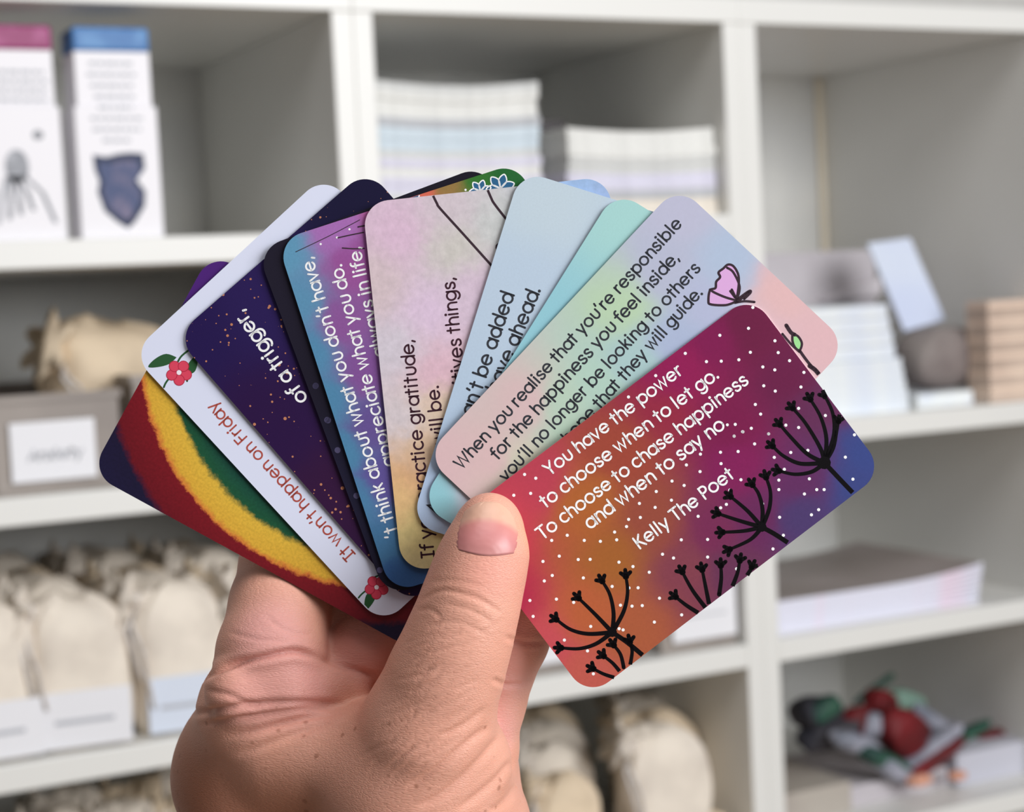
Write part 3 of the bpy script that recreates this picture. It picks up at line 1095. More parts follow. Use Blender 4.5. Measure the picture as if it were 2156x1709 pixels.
for st, a, b in (('You have the power', (1157, 1001), (1438, 785)), ('to choose when to let go.', (1148, 1069), (1514, 794)),
                 ('To choose to chase happiness', (1142, 1136), (1576, 806)), ('and when to say no.', (1242, 1114), (1534, 894)),
                 ('Kelly The Poet', (1346, 1156), (1546, 1004))):
    c1.text(mb, st, a, b, wt=.118, z=.05)
c1.part('lettering', mb, I_W, 'white hand lettered verse')
mb = MB()


def seed_head(card, mb, hub, rays, z, stem=None, w0=9.5, w1=6):
    for ray in rays:
        card.stroke(mb, ray, w0, 0, z, 6, w1)
        e = np.array(ray[-1], float)
        d = e - np.array(ray[-2], float)
        d /= np.linalg.norm(d)
        for an, ln in ((-.9, 13), (0.0, 14), (.9, 13)):
            ca, sa = math.cos(an), math.sin(an)
            dd = np.array([d[0] * ca - d[1] * sa, d[0] * sa + d[1] * ca])
            card.stroke(mb, [tuple(e - dd * 2), tuple(e + dd * ln)], 10, 0, z, 6, 8)
    if stem:
        card.stroke(mb, stem, w0, 0, z, 6)


h1 = (725, 1080)
seed_head(c1, mb, None, [mm(Z6, r) for r in (
    [h1, (785, 970), (806, 870), (797, 785)], [h1, (732, 980), (712, 880), (672, 810)], [h1, (640, 990), (548, 900)],
    [h1, (600, 1088), (505, 1065), (430, 1012)], [h1, (640, 1140), (550, 1166), (455, 1162)])], .04, mm(Z6, [h1, (800, 1130), (885, 1200)]))
seed_head(c1, mb, None, [mm(Z6, r) for r in (
    [(735, 1318), (680, 1300), (625, 1272)], [(775, 1300), (730, 1245), (680, 1205)], [(790, 1290), (770, 1200), (733, 1148)],
    [(820, 1250), (830, 1180), (818, 1130)])], .04, None, 8, 6)
seed_head(c1, mb, None, [mm(Z6, r) for r in (
    [(1200, 990), (1120, 940), (1060, 893)], [(1225, 960), (1150, 860), (1095, 762)], [(1238, 940), (1220, 850), (1200, 750)],
    [(1285, 910), (1300, 800), (1298, 728)], [(1350, 860), (1385, 770), (1398, 702)], [(1430, 790), (1455, 750), (1462, 735)])], .04, None, 9, 6)
h3 = (1515, 525)
seed_head(c1, mb, None, [mm(Z6, r) for r in (
    [h3, (1553, 430), (1560, 340), (1537, 262)], [h3, (1518, 430), (1498, 350), (1465, 302)], [h3, (1440, 440), (1350, 364)],
    [h3, (1400, 492), (1285, 454)], [h3, (1420, 545), (1308, 552)], [h3, (1455, 590), (1345, 642)])], .04, mm(Z6, [h3, (1580, 560), (1660, 612)]))
h4 = (1736, 974)
z6h = mm(Z6, [(1720, 190), (1630, 150), (1572, 98), (1780, 232), (1690, 246), (1605, 228)])
seed_head(c1, mb, None, [[h4] + z6h[:3], [h4] + z6h[3:]] + [[h4] + mm(Z3, r) for r in (
    [(1525, 1755), (1422, 1651), (1350, 1568)], [(1610, 1720), (1515, 1560), (1432, 1462)], [(1648, 1660), (1612, 1520), (1545, 1405)],
    [(1695, 1640), (1690, 1500), (1640, 1385)], [(1690, 1720), (1712, 1620), (1725, 1545)])], .04, mm(Z6, [(1845, 185), (1920, 265), (2003, 352)]))
disc(mb, c1.px(*h4), 1.5, .041, 0)
disc(mb, c1.px(*mm(Z6, [h3])[0]), 1.1, .041, 0)
disc(mb, c1.px(*mm(Z6, [h1])[0]), 1.1, .041, 0)
D6 = [(262, 247), (321, 267), (205, 357), (294, 347), (405, 595), (487, 568), (577, 595), (662, 600), (748, 592), (737, 551), (800, 522), (811, 484),
      (873, 474), (951, 421), (868, 400), (957, 337), (1037, 383), (1040, 282), (1104, 305), (1188, 232), (1116, 197), (1190, 140), (1296, 130), (1389, 126),
      (1476, 86), (1299, 190), (1414, 22), (1368, 45), (1178, 468), (1228, 590), (1089, 592), (1297, 423), (1327, 405), (1404, 275), (1604, 277), (1604, 327),
      (1580, 157), (1667, 131), (1757, 120), (1550, 33), (1633, 220), (1765, 270), (1804, 327), (1843, 327), (1739, 350), (1814, 433), (1776, 460), (1608, 473),
      (1628, 568), (1573, 640), (1228, 683), (1048, 688), (990, 668), (760, 710), (834, 733), (608, 695), (545, 696), (445, 678), (359, 706), (408, 780),
      (366, 809), (572, 793), (724, 838), (813, 846), (861, 845), (920, 763), (974, 900), (883, 939), (829, 942), (768, 937), (521, 922), (430, 905),
      (290, 912), (307, 996), (611, 1049), (761, 1061), (782, 1067), (947, 1026), (1091, 988), (472, 1121), (594, 1178), (625, 1299), (1107, 785),
      (1381, 745), (1955, 156), (1995, 272), (2003, 38), (1518, 402), (1345, 330)]
D3 = [(963, 994), (1147, 949), (741, 1110), (877, 1163), (972, 1160), (1085, 1151), (1159, 1103), (1317, 1029), (1338, 1105), (1411, 1157), (1239, 1197),
      (1316, 1216), (1503, 1232), (1484, 1326), (1245, 1318), (1319, 1352), (1191, 1438), (1225, 1500), (1469, 1463), (1641, 1509), (1387, 1571), (1469, 1586),
      (1276, 1627), (1165, 1591), (1109, 1613), (1055, 1642), (1062, 1566), (551, 1253), (376, 1390), (1831, 1630), (1175, 815)]
c1.dots(mb, mm(Z6, D6) + mm(Z3, D3), 3.4, 1, .025)
c1.part('seed_head_drawing', mb, [I_K, I_W], 'black seed heads and white snow dots')

# --- 2 pastel card
c2 = Card('pastel', (895, 960), (1428, 390), 490, 1, 'pastel pink, mint and lavender card with black verse, second from the right')
m2 = art_mat('pastel_print', c2, (186, 204, 214), [
    (930, 980, (226, 192, 194), 16), (1030, 960, (224, 192, 192), 13), (1110, 850, (222, 192, 192), 8), (1100, 1000, (214, 214, 190), 9), (1180, 850, (190, 214, 194), 11),
    (1260, 800, (184, 214, 198), 13), (1200, 920, (190, 216, 194), 11), (1310, 650, (190, 216, 182), 11), (1330, 760, (176, 206, 206), 10), (1400, 560, (188, 192, 214), 12), (1430, 450, (194, 194, 216), 14),
    (1480, 640, (186, 192, 220), 13), (1540, 550, (182, 198, 222), 12), (1420, 720, (178, 190, 218), 10), (1650, 620, (232, 190, 190), 12), (1720, 720, (230, 188, 192), 14), (1640, 720, (228, 190, 196), 8)],
    warp=(.10, 6.0), mottled=(.9, .02))[0]
c2.body(m2, EDGE)
I_D = ink('ink_dark', (52, 54, 60))
mb = MB()
for st, a, b in (("When you realise that you're responsible", (972, 988), (1436, 473)), ('for the happiness you feel inside,', (1048, 968), (1430, 545)),
                 ("you'll no longer be looking to others", (1066, 1014), (1475, 567))):
    kk = c2.text(mb, st, a, b, wt=.118)
c2.text(mb, 'hope that they will guide.', (1215, 915), (1480, 618), wt=.118, h=kk)
c2.part('lettering', mb, I_D, 'dark verse lettering')
mb = MB()
PINKF, GREENF, DKF = ink('petal_pink', (206, 160, 206)), ink('leaf_green', (150, 208, 140)), ink('outline_dark', (56, 42, 50))
fl1 = mm(Z3, [(1060, 780), (1000, 800), (905, 795), (890, 770), (900, 705), (935, 690), (940, 650), (965, 620), (955, 590), (985, 565), (1015, 540), (1050, 550), (1080, 600), (1085, 660), (1075, 740)])
c2.poly(mb, fl1, 0, .02)
c2.stroke(mb, fl1, 5, 2, .035)
for st in ([(1075, 760), (1090, 680), (1050, 590), (1010, 560)], [(1070, 770), (1000, 750), (930, 720), (900, 700)], [(1060, 750), (1030, 710)], [(1080, 760), (1150, 710), (1160, 720), (1120, 760)],
           [(1060, 785), (1120, 775), (1185, 780)], [(1070, 780), (1100, 760), (1150, 715)], [(1040, 700), (1070, 760)]):
    c2.stroke(mb, mm(Z3, st), 5, 2, .036)
lf = mm(Z3, [(1430, 985), (1465, 1000), (1490, 1045), (1475, 1090), (1445, 1070), (1430, 1030)])
c2.poly(mb, lf, 1, .02)
c2.stroke(mb, lf + [lf[0]], 5, 2, .035)
for st, ww in (([(1390, 930), (1420, 975), (1445, 990)], 8), ([(1475, 1090), (1510, 1140), (1550, 1190), (1600, 1240)], 6), ([(1540, 1190), (1575, 1215), (1600, 1245)], 9), ([(1365, 985), (1420, 1050), (1475, 1100)], 5)):
    c2.stroke(mb, mm(Z3, st), ww, 2, .036)
c2.part('flower_drawing', mb, [PINKF, GREENF, DKF], 'pink flower and green leaf drawing')

# --- 3 teal card
c3 = Card('teal', (884, 1061), (1297, 400), 500, 2, 'plain pale turquoise card between the light blue and the pastel card')
m3 = art_mat('teal_print', c3, (160, 208, 216), [(1330, 430, (172, 218, 214), 22), (1130, 700, (152, 206, 218), 22), (930, 1050, (150, 206, 216), 12), (1003, 1046, (206, 214, 228), 6.5)], mottled=(2.5, .03))[0]
c3.body(m3, EDGE)

# --- 4 light blue card
c4 = Card('blue', (865, 1103), (1097, 358.6), 500, 3, "pale sky blue card with the words can't be added")
m4 = art_mat('sky_print', c4, (186, 206, 226), [(1150, 420, (200, 216, 226), 26), (1100, 620, (192, 210, 228), 20), (900, 1060, (182, 202, 230), 18)], mottled=(2.0, .03))[0]
c4.body(m4, EDGE)
mb = MB()
kk = c4.text(mb, "can't be added", (988, 897), (1082, 622), wt=.118)
c4.text(mb, 'you have ahead.', (1060, 800), (1138, 611), wt=.118, h=kk)
c4.text(mb, 'A', (922, 1086), (930, 1062), wt=.118, h=kk)
c4.part('lettering', mb, I_D, 'dark verse lettering')

# --- 5 watercolour card
c5 = Card('watercolour', (846, 1202), (763, 427), 521, 4, 'mottled pink and cream watercolour card with the word gratitude')
m5 = art_mat('watercolour_print', c5, (214, 200, 212), [
    (850, 500, (224, 190, 214), 11), (790, 600, (216, 196, 200), 9), (960, 440, (214, 200, 208), 10), (1040, 470, (204, 208, 206), 10), (960, 530, (208, 204, 196), 8), (900, 650, (226, 200, 226), 12), (990, 600, (218, 196, 214), 8),
    (830, 740, (214, 206, 216), 10), (920, 790, (226, 186, 202), 9), (850, 880, (216, 206, 212), 9), (930, 860, (224, 200, 176), 7), (870, 1000, (218, 164, 116), 11), (900, 950, (222, 190, 160), 7), (835, 1060, (226, 186, 132), 8),
    (870, 1110, (226, 208, 142), 10), (890, 1190, (222, 206, 154), 12), (1230, 390, (160, 190, 228), 8), (1265, 420, (160, 184, 224), 7)], warp=(.35, 5.0), mottled=(.55, .10), soft=1.9)[0]
c5.body(m5, EDGE)
I_B = ink('ink_brown_black', (58, 34, 44))
mb = MB()
kk = c5.text(mb, 'If you practice gratitude,', (914, 1172), (869, 716), wt=.11)
c5.text(mb, 'happier you will be.', (945, 1000), (923, 812), wt=.11, h=kk)
c5.text(mb, 'for positives things,', (985, 860), (956, 585), wt=.11, h=kk)
c5.part('lettering', mb, I_B, 'dark brown verse lettering')
mb = MB()
c5.stroke(mb, [(912, 412), (920, 428), (927, 439), (975, 492), (1036, 560)], 5, 0)
c5.stroke(mb, [(1027, 400), (1034, 416), (1041, 429), (1068, 464)], 5, 0)
c5.dots(mb, [(1052, 520, 9)], 9, 0)
c5.part('stem_drawing', mb, DKF)

# --- 6 blue and purple card
c6 = Card('twilight', (824, 1249), (583, 507), 538, 5, "blue to purple card with white verse ending don't have")
m6 = art_mat('twilight_print', c6, (110, 88, 150), [
    (600, 530, (98, 154, 186), 8), (630, 640, (94, 146, 180), 6.5), (660, 740, (86, 140, 176), 6.5), (690, 840, (82, 136, 172), 6.5), (725, 950, (80, 134, 170), 6.5), (755, 1050, (78, 128, 166), 6.5), (790, 1150, (72, 120, 160), 7), (830, 1220, (58, 96, 150), 7),
    (700, 480, (170, 112, 182), 9), (740, 560, (154, 84, 152), 9), (720, 680, (142, 88, 154), 7), (760, 780, (132, 84, 152), 7), (780, 900, (104, 84, 148), 7), (800, 1010, (98, 84, 152), 6),
    (830, 430, (190, 92, 150), 8), (890, 405, (216, 106, 86), 7), (940, 390, (150, 120, 70), 6), (1000, 380, (52, 118, 48), 9), (1060, 380, (40, 104, 52), 9)], warp=(.25, 4.0), mottled=(1.6, .06))[0]
c6.body(m6, EDGED)
I_L = ink('ink_lilac_white', (236, 228, 242))
mb = MB()
kk = c6.text(mb, "'t think about what you don't have,", (838, 1126), (657, 541), wt=.11)
c6.text(mb, 'appreciate what you do.', (810, 900), (719, 556), wt=.11, h=kk)
c6.text(mb, 'always in life,', (800, 700), (757, 520), wt=.11, h=kk)
c6.part('lettering', mb, I_L, 'white verse lettering')
mb = MB()
for st, ww in (([(1290, 580), (1500, 480), (1700, 375)], 1.6), ([(1560, 490), (1640, 472), (1725, 455)], 2.6), ([(1590, 555), (1660, 560), (1730, 558)], 2.6), ([(1690, 420), (1730, 412)], 3)):
    c6.stroke(mb, mm(Z1, st), ww, 0, .03, 3)
c6.dots(mb, mm(Z1, [(1635, 435), (1555, 488), (1450, 530)]) + mm(Z2, [(855, 182)]), 2.4, 1)
BLUEF = ink('flower_blue', (46, 92, 128))
for cx_, cy_, pts in ((1080, 172, None), (950, 190, None), (490, 240, None)):
    for a in (20, 75, 130, 185, 250, 320):
        an = math.radians(a)
        r = 62 if cx_ > 1000 else 48
        tip = (cx_ + math.cos(an) * r * 1.5, cy_ - math.sin(an) * r * 1.5)
        lft = (cx_ + math.cos(an + .45) * r * .95, cy_ - math.sin(an + .45) * r * .95)
        rgt = (cx_ + math.cos(an - .45) * r * .95, cy_ - math.sin(an - .45) * r * .95)
        ring = smooth([(cx_, cy_), lft, tip, rgt, (cx_, cy_)], 5)
        c6.poly(mb, mm(Z2, ring), 2, .02)
        c6.stroke(mb, mm(Z2, [(cx_, cy_), lft, tip, rgt, (cx_, cy_)]), 2.6, 1, .032)
c6.part('flower_drawing', mb, [DKF, I_L, BLUEF], 'blue flowers with white outlines and fine dark stems')

# --- 7 black card
c7 = Card('night', (813, 1257), (540, 526), 515, 6, 'black card with faint violet dots behind the blue and purple card')
m7 = art_mat('night_print', c7, (26, 22, 36), [(620, 600, (30, 26, 42), 14), (760, 1060, (28, 26, 48), 14)], mottled=(3, .1), rough=.5)[0]
c7.body(m7, mat('card_edge_black', alb((40, 36, 44)), .7, .2))
mb = MB()
c7.dots(mb, mm(Z1, [(1232, 1058), (1418, 1440), (1497, 1662)]) + mm(Z4, [(1380, 92), (1450, 296), (1512, 477), (1633, 878), (1765, 1196), (1625, 750)]), 6.5, 0)
c7.part('dot_pattern', mb, ink('ink_violet', (72, 68, 96)))

# --- 8 navy card
c8 = Card('navy', (864, 1276), (369, 708), 537, 7, 'navy violet card with gold speckles and the word trigger')
m8, nt, bs, vec, raw, outc = art_mat('navy_print', c8, (48, 30, 88), [(390, 700, (46, 30, 92), 18), (560, 620, (52, 36, 100), 16), (560, 900, (54, 26, 80), 18), (700, 1050, (64, 28, 72), 16), (760, 420, (34, 30, 66), 12)], mottled=(2.5, .06), k=1.5)
vo = nt.nodes.new('ShaderNodeTexVoronoi')
vo.inputs['Scale'].default_value = .75
nt.links.new(raw, vo.inputs['Vector'])
n3 = nt.nodes.new('ShaderNodeTexNoise')
n3.inputs['Scale'].default_value = .10
n3.inputs['Detail'].default_value = 2
nt.links.new(raw, n3.inputs['Vector'])
mr = nt.nodes.new('ShaderNodeMapRange')
mr.inputs[1].default_value, mr.inputs[2].default_value = .38, .66
mr.inputs[3].default_value, mr.inputs[4].default_value = .06, .36
nt.links.new(n3.outputs[0], mr.inputs[0])
wn = nt.nodes.new('ShaderNodeMath')
wn.operation = 'MULTIPLY'
sepc = nt.nodes.new('ShaderNodeSeparateColor')
nt.links.new(vo.outputs['Color'], sepc.inputs[0])
nt.links.new(sepc.outputs[0], wn.inputs[0])
nt.links.new(mr.outputs[0], wn.inputs[1])
lt = nt.nodes.new('ShaderNodeMath')
lt.operation = 'LESS_THAN'
nt.links.new(vo.outputs['Distance'], lt.inputs[0])
nt.links.new(wn.outputs[0], lt.inputs[1])
mx = nt.nodes.new('ShaderNodeMix')
mx.data_type = 'RGBA'
nt.links.new(lt.outputs[0], mx.inputs[0])
nt.links.new(outc, mx.inputs[6])
mx.inputs[7].default_value = alb((176, 116, 86))
nt.links.new(mx.outputs[2], bs.inputs['Base Color'])
c8.body(m8, EDGED)
mb = MB()
c8.text(mb, 'of a trigger,', (648, 838), (512, 652), wt=.118)
c8.part('lettering', mb, I_L, 'white verse lettering')

# --- 9 white card
c9 = Card('white', (805, 1317), (276, 744), 556, 8, 'white card with red flowers and the words happen on Friday')
m9 = art_mat('white_print', c9, (226, 230, 252), [(400, 700, (226, 230, 252), 12)])[0]
c9.body(m9, EDGE)
mb = MB()
c9.text(mb, "It won't happen on Friday", (748, 1166), (452, 846), wt=.105)
c9.part('lettering', mb, ink('ink_russet', (164, 76, 66)), 'russet verse lettering')
mb = MB()
REDF, REDD, LEAF, PALE = ink('petal_red', (202, 66, 88)), ink('petal_dark_red', (166, 38, 62)), ink('leaf_dark_green', (44, 82, 50)), ink('flower_eye', (244, 214, 220))


def flower(card, c, r, rot):
    for k in range(5):
        a = rot + k * 2 * math.pi / 5
        q_ = (c[0] + math.cos(a) * r * .62, c[1] + math.sin(a) * r * .62)
        lq = card.px(*q_)
        kk_ = card.depth / F
        if card.inside(lq, 0):
            disc(mb, lq, r * .46 * kk_, .034 + k * .0006, 1, 16)
            disc(mb, lq, r * .40 * kk_, .0343 + k * .0006, 0, 16)
    disc(mb, card.px(*c), r * .2 * card.depth / F, .042, 3, 12)


def leaf(card, a, b, wd, z=.022):
    a, b = np.array(a, float), np.array(b, float)
    d = b - a
    nn = np.array([-d[1], d[0]]) / np.linalg.norm(d) * wd
    card.poly(mb, smooth([tuple(a), tuple(a + d * .3 + nn), tuple(a + d * .7 + nn * .8), tuple(b), tuple(a + d * .7 - nn * .5), tuple(a + d * .3 - nn * .6), tuple(a)], 4), 2, z)


leaf(c9, (372, 752), (312, 772), 14)
leaf(c9, (392, 790), (414, 748), 12)
for st in ([(396, 738), (380, 752), (368, 775)], [(357, 795), (349, 806), (345, 815)], [(394, 790), (394, 802)]):
    c9.stroke(mb, st, 4, 2, .025)
flower(c9, (377, 784), 26, .3)
leaf(c9, (535, 578), (488, 614), 8)
FM = [REDF, REDD, LEAF, PALE]
c9.part('flower_drawing', mb, FM, 'red flower with green leaves at the upper left corner')
mb = MB()
leaf(c9, (790, 1242), (770, 1284), 12)
for st in ([(779, 1236), (762, 1250), (755, 1258)], [(806, 1208), (790, 1214)]):
    c9.stroke(mb, st, 3.5, 2, .025)
flower(c9, (793, 1236), 24, .35)
c9.part('flower_drawing', mb, FM, 'red flower with one green leaf at the bottom corner')

# --- 10 rainbow card
c10 = Card('rainbow', (874, 1370), (190, 996), 530, 9, 'dark rainbow card with red, yellow and green bands, lowest at left')
bm = bpy.data.materials.new('rainbow_print')
bm.use_nodes = True
nt = bm.node_tree
bs = nt.nodes['Principled BSDF']
bs.inputs['Roughness'].default_value = .42
bs.inputs['Specular IOR Level'].default_value = .35
P_ = np.array([c10.px(*q_) for q_ in ((301, 826), (331, 899), (359, 980), (405, 1040), (478, 1110), (559, 1177), (636, 1212), (714, 1226))])
A_ = np.c_[2 * P_, np.ones(len(P_))]
sol = np.linalg.lstsq(A_, (P_ ** 2).sum(1), rcond=None)[0]
cen = sol[:2]
R_ry = math.sqrt(sol[2] + cen @ cen)


def rad_of(pts):
    return float(np.mean([np.linalg.norm(np.array(c10.px(*q_)) - cen) for q_ in pts]))


R_nr = rad_of([(254, 892), (285, 977), (317, 1040), (334, 1078)])
R_yg = rad_of([(373, 857), (405, 927), (447, 998), (496, 1057), (556, 1114), (650, 1152)])
R_gb = rad_of([(478, 963), (531, 1026)])
tc = nt.nodes.new('ShaderNodeTexCoord')
mul = nt.nodes.new('ShaderNodeVectorMath')
mul.operation = 'SCALE'
mul.inputs['Scale'].default_value = 1000
nt.links.new(tc.outputs['Object'], mul.inputs[0])
dd = nt.nodes.new('ShaderNodeVectorMath')
dd.operation = 'DISTANCE'
dd.inputs[1].default_value = (cen[0], cen[1], 0)
nt.links.new(mul.outputs[0], dd.inputs[0])
ns = nt.nodes.new('ShaderNodeTexNoise')
ns.inputs['Scale'].default_value = .33
ns.inputs['Detail'].default_value = 9
ns.inputs['Roughness'].default_value = .72
nt.links.new(mul.outputs[0], ns.inputs['Vector'])
ma = nt.nodes.new('ShaderNodeMath')
ma.operation = 'MULTIPLY_ADD'
ma.inputs[1].default_value = 3.8
nt.links.new(ns.outputs[0], ma.inputs[0])
nt.links.new(dd.outputs[1], ma.inputs[2])
RM = R_nr + 12
mr = nt.nodes.new('ShaderNodeMath')
mr.operation = 'DIVIDE'
mr.inputs[1].default_value = RM
nt.links.new(ma.outputs[0], mr.inputs[0])
cr = nt.nodes.new('ShaderNodeValToRGB')
els = [(0.0, (28, 22, 62)), ((R_gb - 9) / RM, (26, 36, 80)), ((R_gb - 2) / RM, (24, 66, 100)), ((R_gb + 2.5) / RM, (22, 70, 56)), ((R_yg + 1.2) / RM, (24, 76, 48)), ((R_yg + 2.4) / RM, (206, 166, 58)),
       ((R_ry + .7) / RM, (204, 158, 54)), ((R_ry + 2.0) / RM, (196, 110, 50)), ((R_ry + 2.4) / RM, (112, 18, 28)), ((R_nr + 1.4) / RM, (98, 15, 26)), ((R_nr + 3.0) / RM, (24, 18, 46)), (1.0, (24, 20, 52))]
cr.color_ramp.elements[0].position = 0
cr.color_ramp.elements[0].color = alb(els[0][1])
cr.color_ramp.elements[1].position = 1
cr.color_ramp.elements[1].color = alb(els[-1][1])
for p_, c_ in els[1:-1]:
    e = cr.color_ramp.elements.new(p_)
    e.color = alb(c_)
nt.links.new(mr.outputs[0], cr.inputs[0])
n2 = nt.nodes.new('ShaderNodeTexNoise')
n2.inputs['Scale'].default_value = 1.6
n2.inputs['Detail'].default_value = 6
nt.links.new(mul.outputs[0], n2.inputs['Vector'])
mr2 = nt.nodes.new('ShaderNodeMapRange')
mr2.inputs[1].default_value, mr2.inputs[2].default_value, mr2.inputs[3].default_value, mr2.inputs[4].default_value = .3, .7, .86, 1.12
nt.links.new(n2.outputs[0], mr2.inputs[0])
sv = nt.nodes.new('ShaderNodeVectorMath')
sv.operation = 'SCALE'
nt.links.new(cr.outputs[0], sv.inputs[0])
nt.links.new(mr2.outputs[0], sv.inputs['Scale'])
# the violet upper corner of the print
dv = nt.nodes.new('ShaderNodeVectorMath')
dv.operation = 'DISTANCE'
lx, ly = c10.px(455, 580)
dv.inputs[1].default_value = (lx, ly, 0)
nt.links.new(mul.outputs[0], dv.inputs[0])
mr3 = nt.nodes.new('ShaderNodeMapRange')
mr3.inputs[1].default_value, mr3.inputs[2].default_value, mr3.inputs[3].default_value, mr3.inputs[4].default_value = 20, 8, 0, 1
nt.links.new(dv.outputs[1], mr3.inputs[0])
mx = nt.nodes.new('ShaderNodeMix')
mx.data_type = 'RGBA'
nt.links.new(mr3.outputs[0], mx.inputs[0])
nt.links.new(sv.outputs[0], mx.inputs[6])
mx.inputs[7].default_value = alb((70, 30, 108))
nt.links.new(mx.outputs[2], bs.inputs['Base Color'])
c10.body(bm, EDGED)


# ------------------------------------------------------------------ the hand
def HP(px, py, z):
    """a point seen at (px, py), z mm nearer than the cards, in mm around the card plane"""
    k = (DC - z) / F
    return np.array([(px - CX) * k, -(py - CY) * k, z])


def chain(rows):
    return [(HP(a, b, z), r * (DC - z) / F) for a, b, r, z in rows]


MIDDLE2 = chain([(650, 1450, 80, -26), (712, 1290, 78, -28), (800, 1210, 70, -28)])
PAD = chain([(505, 1452, 74, -5), (600, 1446, 72, -7), (725, 1452, 58, -15)])
STEP = .55
THUMB = chain([(1031, 1102, 65, 7.0), (1022, 1160, 82, 8.4), (1001, 1230, 90, 9.2), (981, 1300, 96, 9.2), (957, 1370, 104, 8.5), (930, 1440, 113, 6.5), (900, 1535, 134, 3),
               (872, 1640, 186, -6), (876, 1760, 236, -20), (800, 1980, 236, -52), (800, 2220, 215, -84)])
PALM = [chain([(560, 1500, 146, -17), (556, 1628, 184, -33), (700, 1900, 215, -84)]), chain([(600, 1575, 104, -12), (890, 1620, 122, -2)]),
        chain([(640, 1590, 150, -20), (850, 1740, 225, -26)]), chain([(985, 1602, 88, -2), (930, 1720, 180, -10)]), chain([(640, 1500, 90, -26), (1010, 1610, 80, -30)])]
FINGERS = [chain([(560, 1480, 120, -14), (572, 1375, 113, -12.0), (590, 1275, 104, -18), (600, 1190, 93, -25.5), (690, 1120, 86, -26.5), (820, 1060, 76, -22), (905, 1030, 64, -17)]),
           chain([(650, 1480, 84, -22), (705, 1405, 82, -22), (775, 1360, 82, -21), (880, 1280, 80, -21), (970, 1200, 74, -20), (1045, 1140, 62, -17)]),
           chain([(780, 1530, 82, -30), (900, 1400, 80, -31), (1000, 1300, 76, -27), (1075, 1215, 70, -20), (1130, 1150, 60, -16)]),
           chain([(985, 1660, 84, -26), (1012, 1580, 76, -23), (1034, 1480, 69, -18.5), (1083, 1345, 70, -13), (1130, 1225, 62, -10.5), (1165, 1150, 50, -9.5)])]


def sdf_cone(X, Y, Z, a, ra, b, rb):
    ba = b - a
    L2 = float(ba @ ba)
    px, py, pz = X - a[0], Y - a[1], Z - a[2]
    t = np.clip((px * ba[0] + py * ba[1] + pz * ba[2]) / L2, 0, 1)
    t2 = t * t * (3 - 2 * t) * .5 + t * .5
    d = np.sqrt((px - t * ba[0]) ** 2 + (py - t * ba[1]) ** 2 + (pz - t * ba[2]) ** 2)
    return d - (ra + (rb - ra) * t2)


def smin(a, b, k):
    h = np.clip(k - np.abs(a - b), 0, None) / k
    return np.minimum(a, b) - h * h * k * .25


lo = HP(310, 960, 0) * np.array([1.08, 1, 1])
hi = HP(1260, 2560, 0)
XS = np.arange(HP(340, 0, 0)[0] - 4, HP(1230, 0, 0)[0] + 4, STEP, dtype=np.float32)
YS = np.arange(HP(0, 2220, -84)[1] - 30, HP(0, 985, 0)[1] + 6, STEP, dtype=np.float32)
ZS_ = np.arange(-114, 24, STEP, dtype=np.float32)
SH = (len(XS), len(YS), len(ZS_))


def field(chains, k):
    Fd = np.full(SH, 9.0, np.float32)
    for ch in chains:
        for (a, ra), (b, rb) in zip(ch[:-1], ch[1:]):
            m_ = max(ra, rb) + 9
            sl = []
            for q_, ax in enumerate((XS, YS, ZS_)):
                l_, h_ = min(a[q_] - ra, b[q_] - rb) - 9, max(a[q_] + ra, b[q_] + rb) + 9
                i0, i1 = np.searchsorted(ax, [l_, h_])
                sl.append(slice(max(0, i0), max(1, i1)))
            sl = tuple(sl)
            X, Y, Z = np.meshgrid(XS[sl[0]], YS[sl[1]], ZS_[sl[2]], indexing='ij', sparse=True)
            d = sdf_cone(X, Y, Z, a, ra, b, rb).astype(np.float32)
            Fd[sl] = smin(Fd[sl], d, k)
    return Fd


FH = field([THUMB] + PALM, 5.0)
for fi, ch in enumerate(FINGERS):
    extra = [[], [MIDDLE2], [], []][fi]
    FH = smin(FH, field([ch] + extra, 2.5), 1.6 if fi < 2 else 2.2)
FH = smin(FH, field([PAD], 2.0), 1.8)


